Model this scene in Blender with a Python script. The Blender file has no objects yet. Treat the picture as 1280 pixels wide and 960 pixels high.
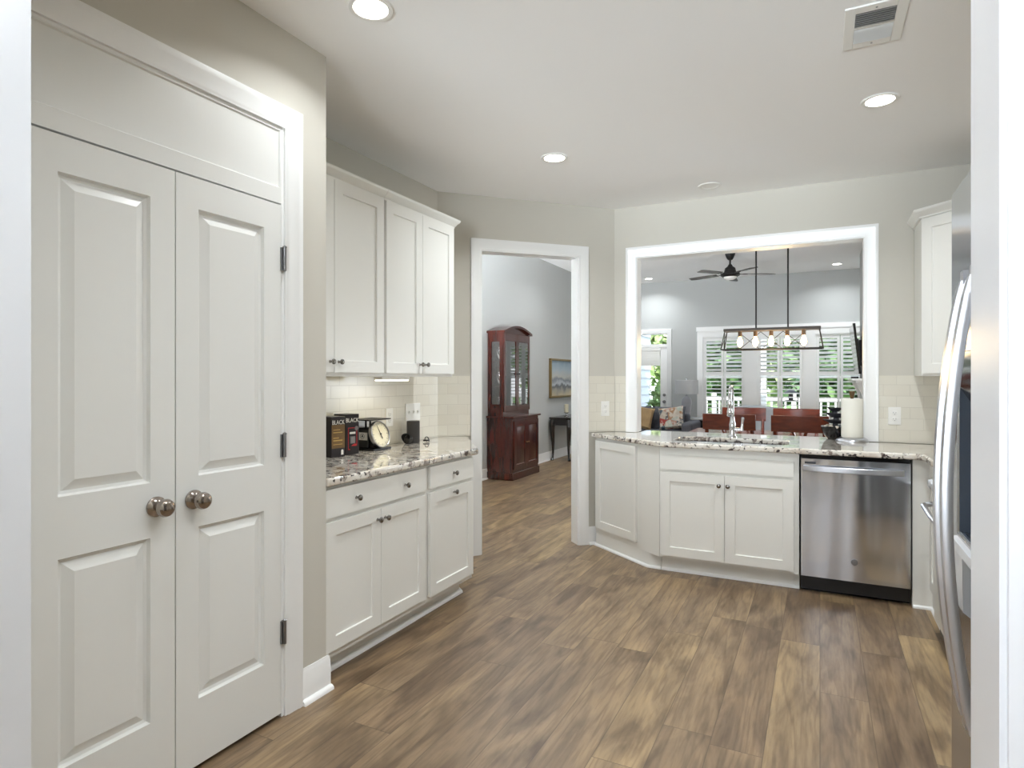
import bpy, bmesh, math, random
from mathutils import Matrix, Vector
R = math.radians
PI = math.pi
random.seed(7)
S = bpy.context.scene
COL = S.collection

# ------------------------------------------------------------------ camera
cam = bpy.data.cameras.new('camera')
camo = bpy.data.objects.new('camera', cam)
COL.objects.link(camo)
cam.sensor_width = 36.0
cam.lens = 767.5 / 1280 * 36.0
cam.shift_y = -7.0 / 1280
cam.clip_start = 0.02
camo.location = (0, 0, 1.347)
camo.rotation_euler = (R(90), 0, math.atan(385 / 767.5))
S.camera = camo
CH = 2.743          # kitchen ceiling
GH = 3.26           # great room ceiling

# ------------------------------------------------------------------ view, world, sun, fill lamps
S.view_settings.view_transform = 'Standard'
S.view_settings.look = 'None'
S.view_settings.gamma = 1
S.view_settings.use_curve_mapping = False
S.view_settings.exposure = 0.58
S.cycles.use_denoising = True
S.cycles.max_bounces = 9
S.cycles.diffuse_bounces = 5
S.cycles.glossy_bounces = 4
S.cycles.transparent_max_bounces = 12
S.cycles.sample_clamp_indirect = 6
S.cycles.caustics_reflective = False
S.cycles.caustics_refractive = False
W = bpy.data.worlds.new('sky')
S.world = W
W.use_nodes = True
wn = W.node_tree.nodes
bgn = wn['Background']
wtc = wn.new('ShaderNodeTexCoord')
wsep = wn.new('ShaderNodeSeparateXYZ')
wr = wn.new('ShaderNodeValToRGB')
W.node_tree.links.new(wtc.outputs['Generated'], wsep.inputs[0])
W.node_tree.links.new(wsep.outputs[2], wr.inputs[0])
W.node_tree.links.new(wr.outputs[0], bgn.inputs[0])
wr.color_ramp.elements[0].position = 0.0
wr.color_ramp.elements[0].color = (0.93, 0.96, 1.0, 1)
wr.color_ramp.elements[1].position = 0.7
wr.color_ramp.elements[1].color = (0.62, 0.79, 1.0, 1)
bgn.inputs[1].default_value = 2.2

SUN_E, CAN_E, LIVING_CAN_E, HALL_E, SIDE_E, NEAR_E = 5.0, 9.0, 8.5, 122.0, 45.0, 145.0


def light(name, kind, loc, rot, energy, color=(1, 1, 1), **kw):
    l = bpy.data.lights.new(name, kind)
    l.energy = energy
    l.color = color
    for k, v in kw.items():
        setattr(l, k, v)
    o = bpy.data.objects.new(name, l)
    COL.objects.link(o)
    o.location = loc
    o.rotation_euler = rot
    return o


light('sun', 'SUN', (0, -6, 9), (R(38), 0, R(18)), SUN_E, (1.0, 0.95, 0.87), angle=R(1.0))
# added fill lamps outside unseen windows, aimed upward to brighten rooms and ceilings
light('hall_window_fill', 'AREA', (-0.8, -3.45, 1.5), (R(121), 0, 0), HALL_E, (0.82, 0.92, 1.0), shape='RECTANGLE', size=2.3, size_y=1.3, spread=R(78))
light('side_window_fill', 'AREA', (1.45, 6.9, 1.4), (R(142), 0, R(90)), SIDE_E, (0.88, 0.95, 1.0), shape='RECTANGLE', size=1.5, size_y=1.4)
light('near_window_fill', 'AREA', (-3.35, 3.55, 1.5), (R(130), 0, 0), NEAR_E, (0.88, 0.95, 1.0), shape='RECTANGLE', size=.9, size_y=1.3, spread=R(85))


# ------------------------------------------------------------------ mesh helpers
class MB:
    def __init__(self):
        self.V, self.F, self.M = [], [], Matrix.Identity(4)

    def add(self, vs, fs):
        b = len(self.V)
        self.V += [tuple(self.M @ Vector(v)) for v in vs]
        self.F += [tuple(b + i for i in f) for f in fs]
        return self

    def at(self, loc=(0, 0, 0), rot=(0, 0, 0)):
        from mathutils import Euler
        self.M = Matrix.Translation(loc) @ Euler(rot).to_matrix().to_4x4()
        return self

    def box(self, x0, x1, y0, y1, z0, z1):
        v = [(x, y, z) for z in (z0, z1) for y in (y0, y1) for x in (x0, x1)]
        return self.add(v, [(0, 2, 3, 1), (4, 5, 7, 6), (0, 1, 5, 4), (2, 6, 7, 3), (0, 4, 6, 2), (1, 3, 7, 5)])

    def prism(self, pts, z0, z1):
        n = len(pts)
        v = [(p[0], p[1], z0) for p in pts] + [(p[0], p[1], z1) for p in pts]
        return self.add(v, [tuple(range(n))[::-1], tuple(range(n, 2 * n))] + [(i, (i + 1) % n, n + (i + 1) % n, n + i) for i in range(n)])

    def xprism(self, pts, x0, x1):   # outline in (y, z) pushed along x
        n = len(pts)
        v = [(x0, p[0], p[1]) for p in pts] + [(x1, p[0], p[1]) for p in pts]
        return self.add(v, [tuple(range(n)), tuple(range(n, 2 * n))[::-1]] + [(i, n + i, n + (i + 1) % n, (i + 1) % n) for i in range(n)])

    def yprism(self, pts, y0, y1):   # outline in (x, z) pushed along y
        n = len(pts)
        v = [(p[0], y0, p[1]) for p in pts] + [(p[0], y1, p[1]) for p in pts]
        return self.add(v, [tuple(range(n)), tuple(range(n, 2 * n))[::-1]] + [(i, n + i, n + (i + 1) % n, (i + 1) % n) for i in range(n)])

    def lathe(self, prof, c=(0, 0, 0), d=(0, 0, 1), seg=20, caps=True):
        q = Vector((0, 0, 1)).rotation_difference(Vector(d)).to_matrix()
        v, f = [], []
        for r, z in prof:
            for k in range(seg):
                a = 2 * PI * k / seg
                v.append(tuple(Vector(c) + q @ Vector((r * math.cos(a), r * math.sin(a), z))))
        for i in range(len(prof) - 1):
            for k in range(seg):
                k2 = (k + 1) % seg
                f.append((i * seg + k, i * seg + k2, (i + 1) * seg + k2, (i + 1) * seg + k))
        if caps:
            f.append(tuple(range(seg))[::-1])
            f.append(tuple((len(prof) - 1) * seg + k for k in range(seg)))
        return self.add(v, f)

    def cyl(self, p0, p1, r0, r1=None, seg=14):
        d = Vector(p1) - Vector(p0)
        return self.lathe([(r0, 0), (r0 if r1 is None else r1, d.length)], p0, d.normalized(), seg)

    def tube(self, path, r, seg=8, closed=False, flat=1.0):
        P = [Vector(p) for p in path]
        n = len(P)
        rr = r if isinstance(r, (list, tuple)) else [r] * n
        v, f = [], []
        up = None
        for i in range(n):
            if closed:
                t = P[(i + 1) % n] - P[i - 1]
            else:
                t = P[min(i + 1, n - 1)] - P[max(i - 1, 0)]
            t.normalize()
            if up is None:
                up = Vector((0, 0, 1)) if abs(t.z) < 0.9 else Vector((1, 0, 0))
            s = t.cross(up).normalized()
            up = s.cross(t).normalized()
            for k in range(seg):
                a = 2 * PI * k / seg
                v.append(tuple(P[i] + (s * math.cos(a) * flat + up * math.sin(a)) * rr[i]))
        m = n if closed else n - 1
        for i in range(m):
            j = (i + 1) % n
            for k in range(seg):
                k2 = (k + 1) % seg
                f.append((i * seg + k, i * seg + k2, j * seg + k2, j * seg + k))
        if not closed:
            f.append(tuple(range(seg))[::-1])
            f.append(tuple((n - 1) * seg + k for k in range(seg)))
        return self.add(v, f)

    def ball(self, c, r, seg=14, rings=9):
        rx, ry, rz = r if isinstance(r, (list, tuple)) else (r, r, r)
        v = [(c[0], c[1], c[2] - rz)]
        for i in range(1, rings):
            a = -PI / 2 + PI * i / rings
            for k in range(seg):
                b = 2 * PI * k / seg
                v.append((c[0] + rx * math.cos(a) * math.cos(b), c[1] + ry * math.cos(a) * math.sin(b), c[2] + rz * math.sin(a)))
        v.append((c[0], c[1], c[2] + rz))
        f = [(0, 1 + (k + 1) % seg, 1 + k) for k in range(seg)]
        for i in range(rings - 2):
            for k in range(seg):
                a = 1 + i * seg
                f.append((a + k, a + (k + 1) % seg, a + seg + (k + 1) % seg, a + seg + k))
        t = len(v) - 1
        a = 1 + (rings - 2) * seg
        f += [(a + k, a + (k + 1) % seg, t) for k in range(seg)]
        return self.add(v, f)

    def sweep(self, path, prof, closed=False):
        """profile (outward, z) swept along a plan path; outward is to the right of the path."""
        P = [Vector((p[0], p[1])) for p in path]
        n = len(P)
        nor = []
        for i in range(n):
            ds = []
            if i > 0 or closed:
                ds.append((P[i] - P[i - 1]).normalized())
            if i < n - 1 or closed:
                ds.append((P[(i + 1) % n] - P[i]).normalized())
            ns = [Vector((d.y, -d.x)) for d in ds]
            m = sum(ns, Vector((0, 0))).normalized()
            nor.append(m / max(0.3, m.dot(ns[0])))
        m = len(prof)
        v = [(P[i].x + nor[i].x * o, P[i].y + nor[i].y * o, z) for i in range(n) for o, z in prof]
        f = []
        for i in range(n if closed else n - 1):
            j = (i + 1) % n
            for k in range(m):
                k2 = (k + 1) % m
                f.append((i * m + k, j * m + k, j * m + k2, i * m + k2))
        if not closed:
            f += [tuple(range(m)), tuple((n - 1) * m + k for k in range(m))[::-1]]
        return self.add(v, f)

    def slab(self, w, h, t, panels=(), rings=((0, 0), (0, .008)), x0=0, z0=0, y0=0):
        """a door or drawer front: front at y0, back at y0+t, with recessed or raised fields"""
        xs = sorted({0, w} | {p[0] for p in panels} | {p[1] for p in panels})
        zs = sorted({0, h} | {p[2] for p in panels} | {p[3] for p in panels})
        for i in range(len(xs) - 1):
            for j in range(len(zs) - 1):
                cx, cz = (xs[i] + xs[i + 1]) / 2, (zs[j] + zs[j + 1]) / 2
                if any(p[0] < cx < p[1] and p[2] < cz < p[3] for p in panels):
                    continue
                self.add([(x0 + xs[i], y0, z0 + zs[j]), (x0 + xs[i + 1], y0, z0 + zs[j]), (x0 + xs[i + 1], y0, z0 + zs[j + 1]), (x0 + xs[i], y0, z0 + zs[j + 1])], [(0, 1, 2, 3)])
        for p in panels:
            v = []
            for ins, dep in rings:
                a, b, c, d = p[0] + ins, p[1] - ins, p[2] + ins, p[3] - ins
                v += [(x0 + a, y0 + dep, z0 + c), (x0 + b, y0 + dep, z0 + c), (x0 + b, y0 + dep, z0 + d), (x0 + a, y0 + dep, z0 + d)]
            f = []
            for q in range(len(rings) - 1):
                for k in range(4):
                    k2 = (k + 1) % 4
                    f.append((q * 4 + k, q * 4 + k2, q * 4 + 4 + k2, q * 4 + 4 + k))
            e = (len(rings) - 1) * 4
            f.append((e, e + 1, e + 2, e + 3))
            self.add(v, f)
        a, b, c, d = x0, x0 + w, z0, z0 + h
        y1 = y0 + t
        self.add([(a, y0, c), (b, y0, c), (b, y0, d), (a, y0, d), (a, y1, c), (b, y1, c), (b, y1, d), (a, y1, d)],
                 [(4, 7, 6, 5), (0, 4, 5, 1), (1, 5, 6, 2), (2, 6, 7, 3), (3, 7, 4, 0)])
        return self

    def casing(self, xl, xr, zt, z0=0, w=.083, y=0, t=.019, four=False):
        prof = [(0, 0), (0, t * .55), (.010, t * .6), (.016, t * .78), (w * .72, t * .86), (w * .8, t), (w, t), (w, 0)]
        m = len(prof)
        v = []
        for o, p in prof:
            zb = z0 - o if four else z0
            v += [(xl - o, y - p, zb), (xl - o, y - p, zt + o), (xr + o, y - p, zt + o), (xr + o, y - p, zb)]
        f = []
        for i in range(m - 1):
            for k in range(4 if four else 3):
                k2 = (k + 1) % 4
                f.append((i * 4 + k, i * 4 + k2, i * 4 + 4 + k2, i * 4 + 4 + k))
        if not four:
            f += [tuple(i * 4 for i in range(m)), tuple(i * 4 + 3 for i in range(m))[::-1]]
        return self.add(v, f)

    def build(self, name, mat, parent=None, bevel=0, label=None, kind=None, angle=35, seg=2, weld=False):
        me = bpy.data.meshes.new(name)
        me.from_pydata(self.V, [], self.F)
        bm = bmesh.new()
        bm.from_mesh(me)
        if weld:
            bmesh.ops.remove_doubles(bm, verts=bm.verts, dist=1e-5)
        bmesh.ops.recalc_face_normals(bm, faces=bm.faces)
        bm.to_mesh(me)
        bm.free()
        return link(name, me, mat, parent, bevel, label, kind, angle, seg)


def link(name, me, mat, parent=None, bevel=0, label=None, kind=None, angle=35, seg=2):
    me.materials.clear()
    me.materials.append(mat)
    for p in me.polygons:
        p.use_smooth = True
    me.set_sharp_from_angle(angle=R(angle))
    o = bpy.data.objects.new(name, me)
    COL.objects.link(o)
    if parent is not None:
        o.parent = parent
    if bevel:
        b = o.modifiers.new('bevel', 'BEVEL')
        b.width = bevel
        b.segments = seg
        b.limit_method = 'ANGLE'
        b.angle_limit = R(40)
    if label:
        o['label'] = label
    if kind:
        o['kind'] = kind
    return o


def text_part(name, s, size, mat, parent, loc, rot, depth=.0006, sx=1.0):
    cu = bpy.data.curves.new(name, 'FONT')
    cu.body = s
    cu.size = size
    cu.extrude = depth
    cu.align_x = 'CENTER'
    cu.align_y = 'CENTER'
    cu.resolution_u = 3
    to = bpy.data.objects.new(name, cu)
    COL.objects.link(to)
    me = bpy.data.meshes.new_from_object(to.evaluated_get(bpy.context.evaluated_depsgraph_get()))
    bpy.data.objects.remove(to)
    o = link(name, me, mat, parent)
    o.location, o.rotation_euler, o.scale = loc, rot, (sx, 1, 1)
    return o


def tag(o, label, cat, group=None, kind=None):
    o['label'] = label
    o['category'] = cat
    if group:
        o['group'] = group
    if kind:
        o['kind'] = kind
    return o


def thing(name, label, cat, loc=(0, 0, 0), rz=0, group=None, kind=None):
    o = bpy.data.objects.new(name, None)
    COL.objects.link(o)
    o.empty_display_size = .1
    o.location = loc
    o.rotation_euler = (0, 0, rz)
    return tag(o, label, cat, group, kind)


def dup(o, loc=None, rz=None, label=None, group=None, parent=None):
    c = o.copy()
    COL.objects.link(c)
    if parent is not None:
        c.parent = parent
    for ch in list(o.children):
        dup(ch, parent=c)
    if loc is not None:
        c.location = loc
    if rz is not None:
        c.rotation_euler = (0, 0, rz)
    if label:
        c['label'] = label
    if group:
        c['group'] = group
    return c


def struct(name, mb, mat, label, cat, bevel=0, parent=None, **kw):
    o = mb.build(name, mat, parent, bevel, **kw)
    return tag(o, label, cat, kind='structure') if parent is None else o


# ------------------------------------------------------------------ materials
def lin(c):
    return tuple(((x / 255) / 12.92 if x / 255 <= .04045 else ((x / 255 + .055) / 1.055) ** 2.4) for x in c) + (1,)


def mat(name, rgb, rough=.5, metal=0, noise=0, nscale=40, bump=0, bscale=200, emit=None, es=0, **kw):
    m = bpy.data.materials.new(name)
    m.use_nodes = True
    nt = m.node_tree
    b = nt.nodes['Principled BSDF']
    c = lin(rgb)
    b.inputs['Base Color'].default_value = c
    b.inputs['Roughness'].default_value = rough
    b.inputs['Metallic'].default_value = metal
    for k, v in kw.items():
        b.inputs[k.replace('_', ' ')].default_value = v
    if noise or bump:
        tc = nt.nodes.new('ShaderNodeTexCoord')
    if noise:
        n = nt.nodes.new('ShaderNodeTexNoise')
        n.inputs['Scale'].default_value = nscale
        n.inputs['Detail'].default_value = 5
        mx = nt.nodes.new('ShaderNodeMix')
        mx.data_type = 'RGBA'
        mx.inputs[6].default_value = tuple(x * (1 - noise) for x in c[:3]) + (1,)
        mx.inputs[7].default_value = tuple(min(1, x * (1 + noise)) for x in c[:3]) + (1,)
        nt.links.new(tc.outputs['Object'], n.inputs['Vector'])
        nt.links.new(n.outputs[0], mx.inputs[0])
        nt.links.new(mx.outputs[2], b.inputs['Base Color'])
    if bump:
        n2 = nt.nodes.new('ShaderNodeTexNoise')
        n2.inputs['Scale'].default_value = bscale
        n2.inputs['Detail'].default_value = 3
        bp = nt.nodes.new('ShaderNodeBump')
        bp.inputs['Strength'].default_value = bump
        bp.inputs['Distance'].default_value = .002
        nt.links.new(tc.outputs['Object'], n2.inputs['Vector'])
        nt.links.new(n2.outputs[0], bp.inputs['Height'])
        nt.links.new(bp.outputs[0], b.inputs['Normal'])
    if emit:
        b.inputs['Emission Color'].default_value = lin(emit)
        b.inputs['Emission Strength'].default_value = es
    return m


class NG:
    """small node-graph helper"""
    def __init__(self, m):
        self.nt = m.node_tree
        self.b = self.nt.nodes['Principled BSDF']

    def n(self, t, **kw):
        o = self.nt.nodes.new(t)
        for k, v in kw.items():
            setattr(o, k, v)
        return o

    def l(self, a, b):
        self.nt.links.new(a, b)

    def math(self, op, a, b=None, c=None):
        o = self.n('ShaderNodeMath', operation=op)
        for i, x in enumerate((a, b, c)):
            if x is None:
                continue
            if isinstance(x, (int, float)):
                o.inputs[i].default_value = x
            else:
                self.l(x, o.inputs[i])
        return o.outputs[0]

    def mix(self, f, a, b, bt='MIX'):
        o = self.n('ShaderNodeMix', data_type='RGBA', blend_type=bt)
        for i, x in ((0, f), (6, a), (7, b)):
            if isinstance(x, (int, float, tuple)):
                o.inputs[i].default_value = x
            else:
                self.l(x, o.inputs[i])
        return o.outputs[2]

    def ramp(self, f, stops):
        o = self.n('ShaderNodeValToRGB')
        e = o.color_ramp.elements
        while len(e) < len(stops):
            e.new(.5)
        for i, (p, c) in enumerate(stops):
            e[i].position = p
            e[i].color = c
        self.l(f, o.inputs[0])
        return o.outputs[0]


def floor_mat():
    m = mat('floor_planks', (150, 125, 98), .38)
    g = NG(m)
    tc = g.n('ShaderNodeTexCoord')
    sp = g.n('ShaderNodeSeparateXYZ')
    g.l(tc.outputs['Object'], sp.inputs[0])
    PW, PL_ = .182, 1.22
    u = g.math('DIVIDE', sp.outputs[0], PW)
    row = g.math('FLOOR', u)
    wnz = g.n('ShaderNodeTexWhiteNoise', noise_dimensions='1D')
    g.l(row, wnz.inputs['W'])
    v = g.math('ADD', g.math('DIVIDE', sp.outputs[1], PL_), wnz.outputs[0])
    colm = g.math('FLOOR', v)
    cmb = g.n('ShaderNodeCombineXYZ')
    g.l(row, cmb.inputs[0])
    g.l(colm, cmb.inputs[1])
    wn2 = g.n('ShaderNodeTexWhiteNoise', noise_dimensions='3D')
    g.l(cmb.outputs[0], wn2.inputs['Vector'])
    # grain coordinates, shifted per plank
    gx = g.math('ADD', sp.outputs[0], g.math('MULTIPLY', wn2.outputs[0], 37.0))
    gy = g.math('ADD', g.math('MULTIPLY', sp.outputs[1], .085), g.math('MULTIPLY', wn2.outputs[0], 11.0))
    cg = g.n('ShaderNodeCombineXYZ')
    g.l(gx, cg.inputs[0])
    g.l(gy, cg.inputs[1])
    n1 = g.n('ShaderNodeTexNoise')
    n1.inputs['Scale'].default_value = 9
    n1.inputs['Detail'].default_value = 3
    n1.inputs['Distortion'].default_value = .25
    g.l(cg.outputs[0], n1.inputs['Vector'])
    rings = g.math('SINE', g.math('MULTIPLY', n1.outputs[0], 48.0))
    n2 = g.n('ShaderNodeTexNoise')
    n2.inputs['Scale'].default_value = 90
    n2.inputs['Detail'].default_value = 4
    g.l(cg.outputs[0], n2.inputs['Vector'])
    cg3 = g.n('ShaderNodeCombineXYZ')
    g.l(gx, cg3.inputs[0])
    g.l(g.math('ADD', g.math('MULTIPLY', sp.outputs[1], .26), g.math('MULTIPLY', wn2.outputs[0], 23.0)), cg3.inputs[1])
    n3 = g.n('ShaderNodeTexNoise')
    n3.inputs['Scale'].default_value = 7.5
    n3.inputs['Detail'].default_value = 5
    n3.inputs['Distortion'].default_value = .8
    g.l(cg3.outputs[0], n3.inputs['Vector'])
    base = g.ramp(wn2.outputs[0], [(0, lin((116, 96, 75))), (.35, lin((124, 104, 81))), (.75, lin((131, 110, 85))), (1, lin((146, 124, 92)))])
    cloud = g.ramp(n3.outputs[0], [(.32, (.56, .52, .49, 1)), (.5, (1, 1, 1, 1)), (.68, (1.42, 1.42, 1.36, 1))])
    c = g.mix(1.0, base, cloud, 'MULTIPLY')
    rg = g.ramp(g.math('MULTIPLY_ADD', rings, .5, .5), [(0, (.70, .66, .62, 1)), (.4, (1, 1, 1, 1)), (1, (1.1, 1.09, 1.05, 1))])
    c = g.mix(.62, c, g.mix(1.0, c, rg, 'MULTIPLY'))
    fg = g.ramp(n2.outputs[0], [(.3, (.70, .67, .64, 1)), (.55, (1.02, 1.02, 1.02, 1))])
    c = g.mix(.7, c, g.mix(1.0, c, fg, 'MULTIPLY'))
    fu = g.math('FRACT', u)
    fv = g.math('FRACT', v)
    eu = g.math('MINIMUM', fu, g.math('SUBTRACT', 1.0, fu))
    ev = g.math('MINIMUM', fv, g.math('SUBTRACT', 1.0, fv))
    seam = g.math('MAXIMUM', g.math('LESS_THAN', eu, .009), g.math('LESS_THAN', ev, .0014))
    c = g.mix(g.math('MULTIPLY', seam, .6), c, lin((70, 55, 42)))
    g.l(c, g.b.inputs['Base Color'])
    bp = g.n('ShaderNodeBump')
    bp.inputs['Strength'].default_value = .25
    bp.inputs['Distance'].default_value = .002
    g.l(g.math('SUBTRACT', g.math('MULTIPLY', n2.outputs[0], .5), g.math('MULTIPLY', seam, 1.0)), bp.inputs['Height'])
    g.l(bp.outputs[0], g.b.inputs['Normal'])
    return m


def granite_mat():
    m = mat('granite', (214, 208, 198), .05, Coat_Weight=.6, Coat_Roughness=.03)
    g = NG(m)
    tc = g.n('ShaderNodeTexCoord')
    P = tc.outputs['Object']
    n1 = g.n('ShaderNodeTexNoise')
    n1.inputs['Scale'].default_value = 19
    n1.inputs['Detail'].default_value = 6
    n1.inputs['Roughness'].default_value = .65
    n1.inputs['Distortion'].default_value = .5
    g.l(P, n1.inputs['Vector'])
    n2 = g.n('ShaderNodeTexNoise')
    n2.inputs['Scale'].default_value = 38
    n2.inputs['Detail'].default_value = 3
    n2.inputs['Distortion'].default_value = .4
    g.l(P, n2.inputs['Vector'])
    n3 = g.n('ShaderNodeTexNoise')
    n3.inputs['Scale'].default_value = 11
    n3.inputs['Detail'].default_value = 4
    g.l(P, n3.inputs['Vector'])
    c = g.ramp(n3.outputs[0], [(.3, lin((196, 184, 170))), (.5, lin((222, 216, 206))), (.7, lin((234, 231, 224)))])
    c = g.mix(g.ramp(n1.outputs[0], [(.53, (0, 0, 0, 1)), (.6, (1, 1, 1, 1))]), c, lin((134, 122, 114)))
    c = g.mix(g.ramp(n2.outputs[0], [(.575, (0, 0, 0, 1)), (.63, (1, 1, 1, 1))]), c, lin((64, 56, 56)))
    g.l(c, g.b.inputs['Base Color'])
    return m


def tile_mat():
    m = mat('subway_tile', (226, 221, 208), .16)
    g = NG(m)
    tc = g.n('ShaderNodeTexCoord')
    sp = g.n('ShaderNodeSeparateXYZ')
    g.l(tc.outputs['Object'], sp.inputs[0])
    cb = g.n('ShaderNodeCombineXYZ')
    g.l(sp.outputs[0], cb.inputs[0])
    g.l(sp.outputs[2], cb.inputs[1])
    bt = g.n('ShaderNodeTexBrick')
    bt.inputs['Color1'].default_value = lin((229, 225, 213))
    bt.inputs['Color2'].default_value = lin((224, 219, 206))
    bt.inputs['Mortar'].default_value = lin((212, 207, 195))
    bt.inputs['Scale'].default_value = 1
    bt.inputs['Mortar Size'].default_value = .0016
    bt.inputs['Mortar Smooth'].default_value = .3
    bt.inputs['Brick Width'].default_value = .155
    bt.inputs['Row Height'].default_value = .0767
    g.l(cb.outputs[0], bt.inputs['Vector'])
    g.l(bt.outputs[0], g.b.inputs['Base Color'])
    bp = g.n('ShaderNodeBump', invert=True)
    bp.inputs['Strength'].default_value = .5
    bp.inputs['Distance'].default_value = .002
    g.l(bt.outputs[1], bp.inputs['Height'])
    g.l(bp.outputs[0], g.b.inputs['Normal'])
    return m


def steel_mat(name, rgb=(190, 190, 192), rough=.22, wavy=.0, an=.75):
    m = mat(name, rgb, rough, 1.0)
    g = NG(m)
    g.b.inputs['Anisotropic'].default_value = an
    tg = g.n('ShaderNodeTangent', direction_type='RADIAL', axis='Z')
    g.l(tg.outputs[0], g.b.inputs['Tangent'])
    tc = g.n('ShaderNodeTexCoord')
    mp = g.n('ShaderNodeMapping')
    mp.inputs['Scale'].default_value = (5, 5, .35)
    g.l(tc.outputs['Object'], mp.inputs[0])
    n = g.n('ShaderNodeTexNoise')
    n.inputs['Scale'].default_value = 1
    n.inputs['Detail'].default_value = 1
    g.l(mp.outputs[0], n.inputs['Vector'])
    bp = g.n('ShaderNodeBump')
    bp.inputs['Strength'].default_value = wavy
    bp.inputs['Distance'].default_value = .035
    g.l(n.outputs[0], bp.inputs['Height'])
    if wavy:
        g.l(bp.outputs[0], g.b.inputs['Normal'])
    return m


def wood_mat(name, a, b, rough=.25, scale=(2, 18, 18)):
    m = mat(name, a, rough, Coat_Weight=.35, Coat_Roughness=.12)
    g = NG(m)
    tc = g.n('ShaderNodeTexCoord')
    mp = g.n('ShaderNodeMapping')
    mp.inputs['Scale'].default_value = scale
    g.l(tc.outputs['Object'], mp.inputs[0])
    n = g.n('ShaderNodeTexNoise')
    n.inputs['Scale'].default_value = 1.5
    n.inputs['Detail'].default_value = 5
    n.inputs['Distortion'].default_value = 1
    g.l(mp.outputs[0], n.inputs['Vector'])
    g.l(g.ramp(n.outputs[0], [(.3, lin(a)), (.7, lin(b))]), g.b.inputs['Base Color'])
    return m


def pane_mat(name, refl=.12, tint=(1, 1, 1, 1), base=0.0):
    m = bpy.data.materials.new(name)
    m.use_nodes = True
    nt = m.node_tree
    nt.nodes.clear()
    o = nt.nodes.new('ShaderNodeOutputMaterial')
    mx = nt.nodes.new('ShaderNodeMixShader')
    t = nt.nodes.new('ShaderNodeBsdfTransparent')
    t.inputs[0].default_value = tint
    gl = nt.nodes.new('ShaderNodeBsdfGlossy')
    gl.inputs['Roughness'].default_value = .02
    lw = nt.nodes.new('ShaderNodeLayerWeight')
    lw.inputs[0].default_value = refl
    ad = nt.nodes.new('ShaderNodeMath')
    ad.inputs[1].default_value = base
    nt.links.new(lw.outputs['Fresnel'], ad.inputs[0])
    nt.links.new(ad.outputs[0], mx.inputs[0])
    nt.links.new(t.outputs[0], mx.inputs[1])
    nt.links.new(gl.outputs[0], mx.inputs[2])
    nt.links.new(mx.outputs[0], o.inputs[0])
    return m


def leaf_mat(name, a, b):
    m = mat(name, a, .55)
    g = NG(m)
    tc = g.n('ShaderNodeTexCoord')
    n = g.n('ShaderNodeTexNoise')
    n.inputs['Scale'].default_value = 3.5
    n.inputs['Detail'].default_value = 4
    g.l(tc.outputs['Object'], n.inputs['Vector'])
    g.l(g.ramp(n.outputs[0], [(.32, lin(a)), (.66, lin(b))]), g.b.inputs['Base Color'])
    g.b.inputs['Transmission Weight'].default_value = 0
    return m


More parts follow.
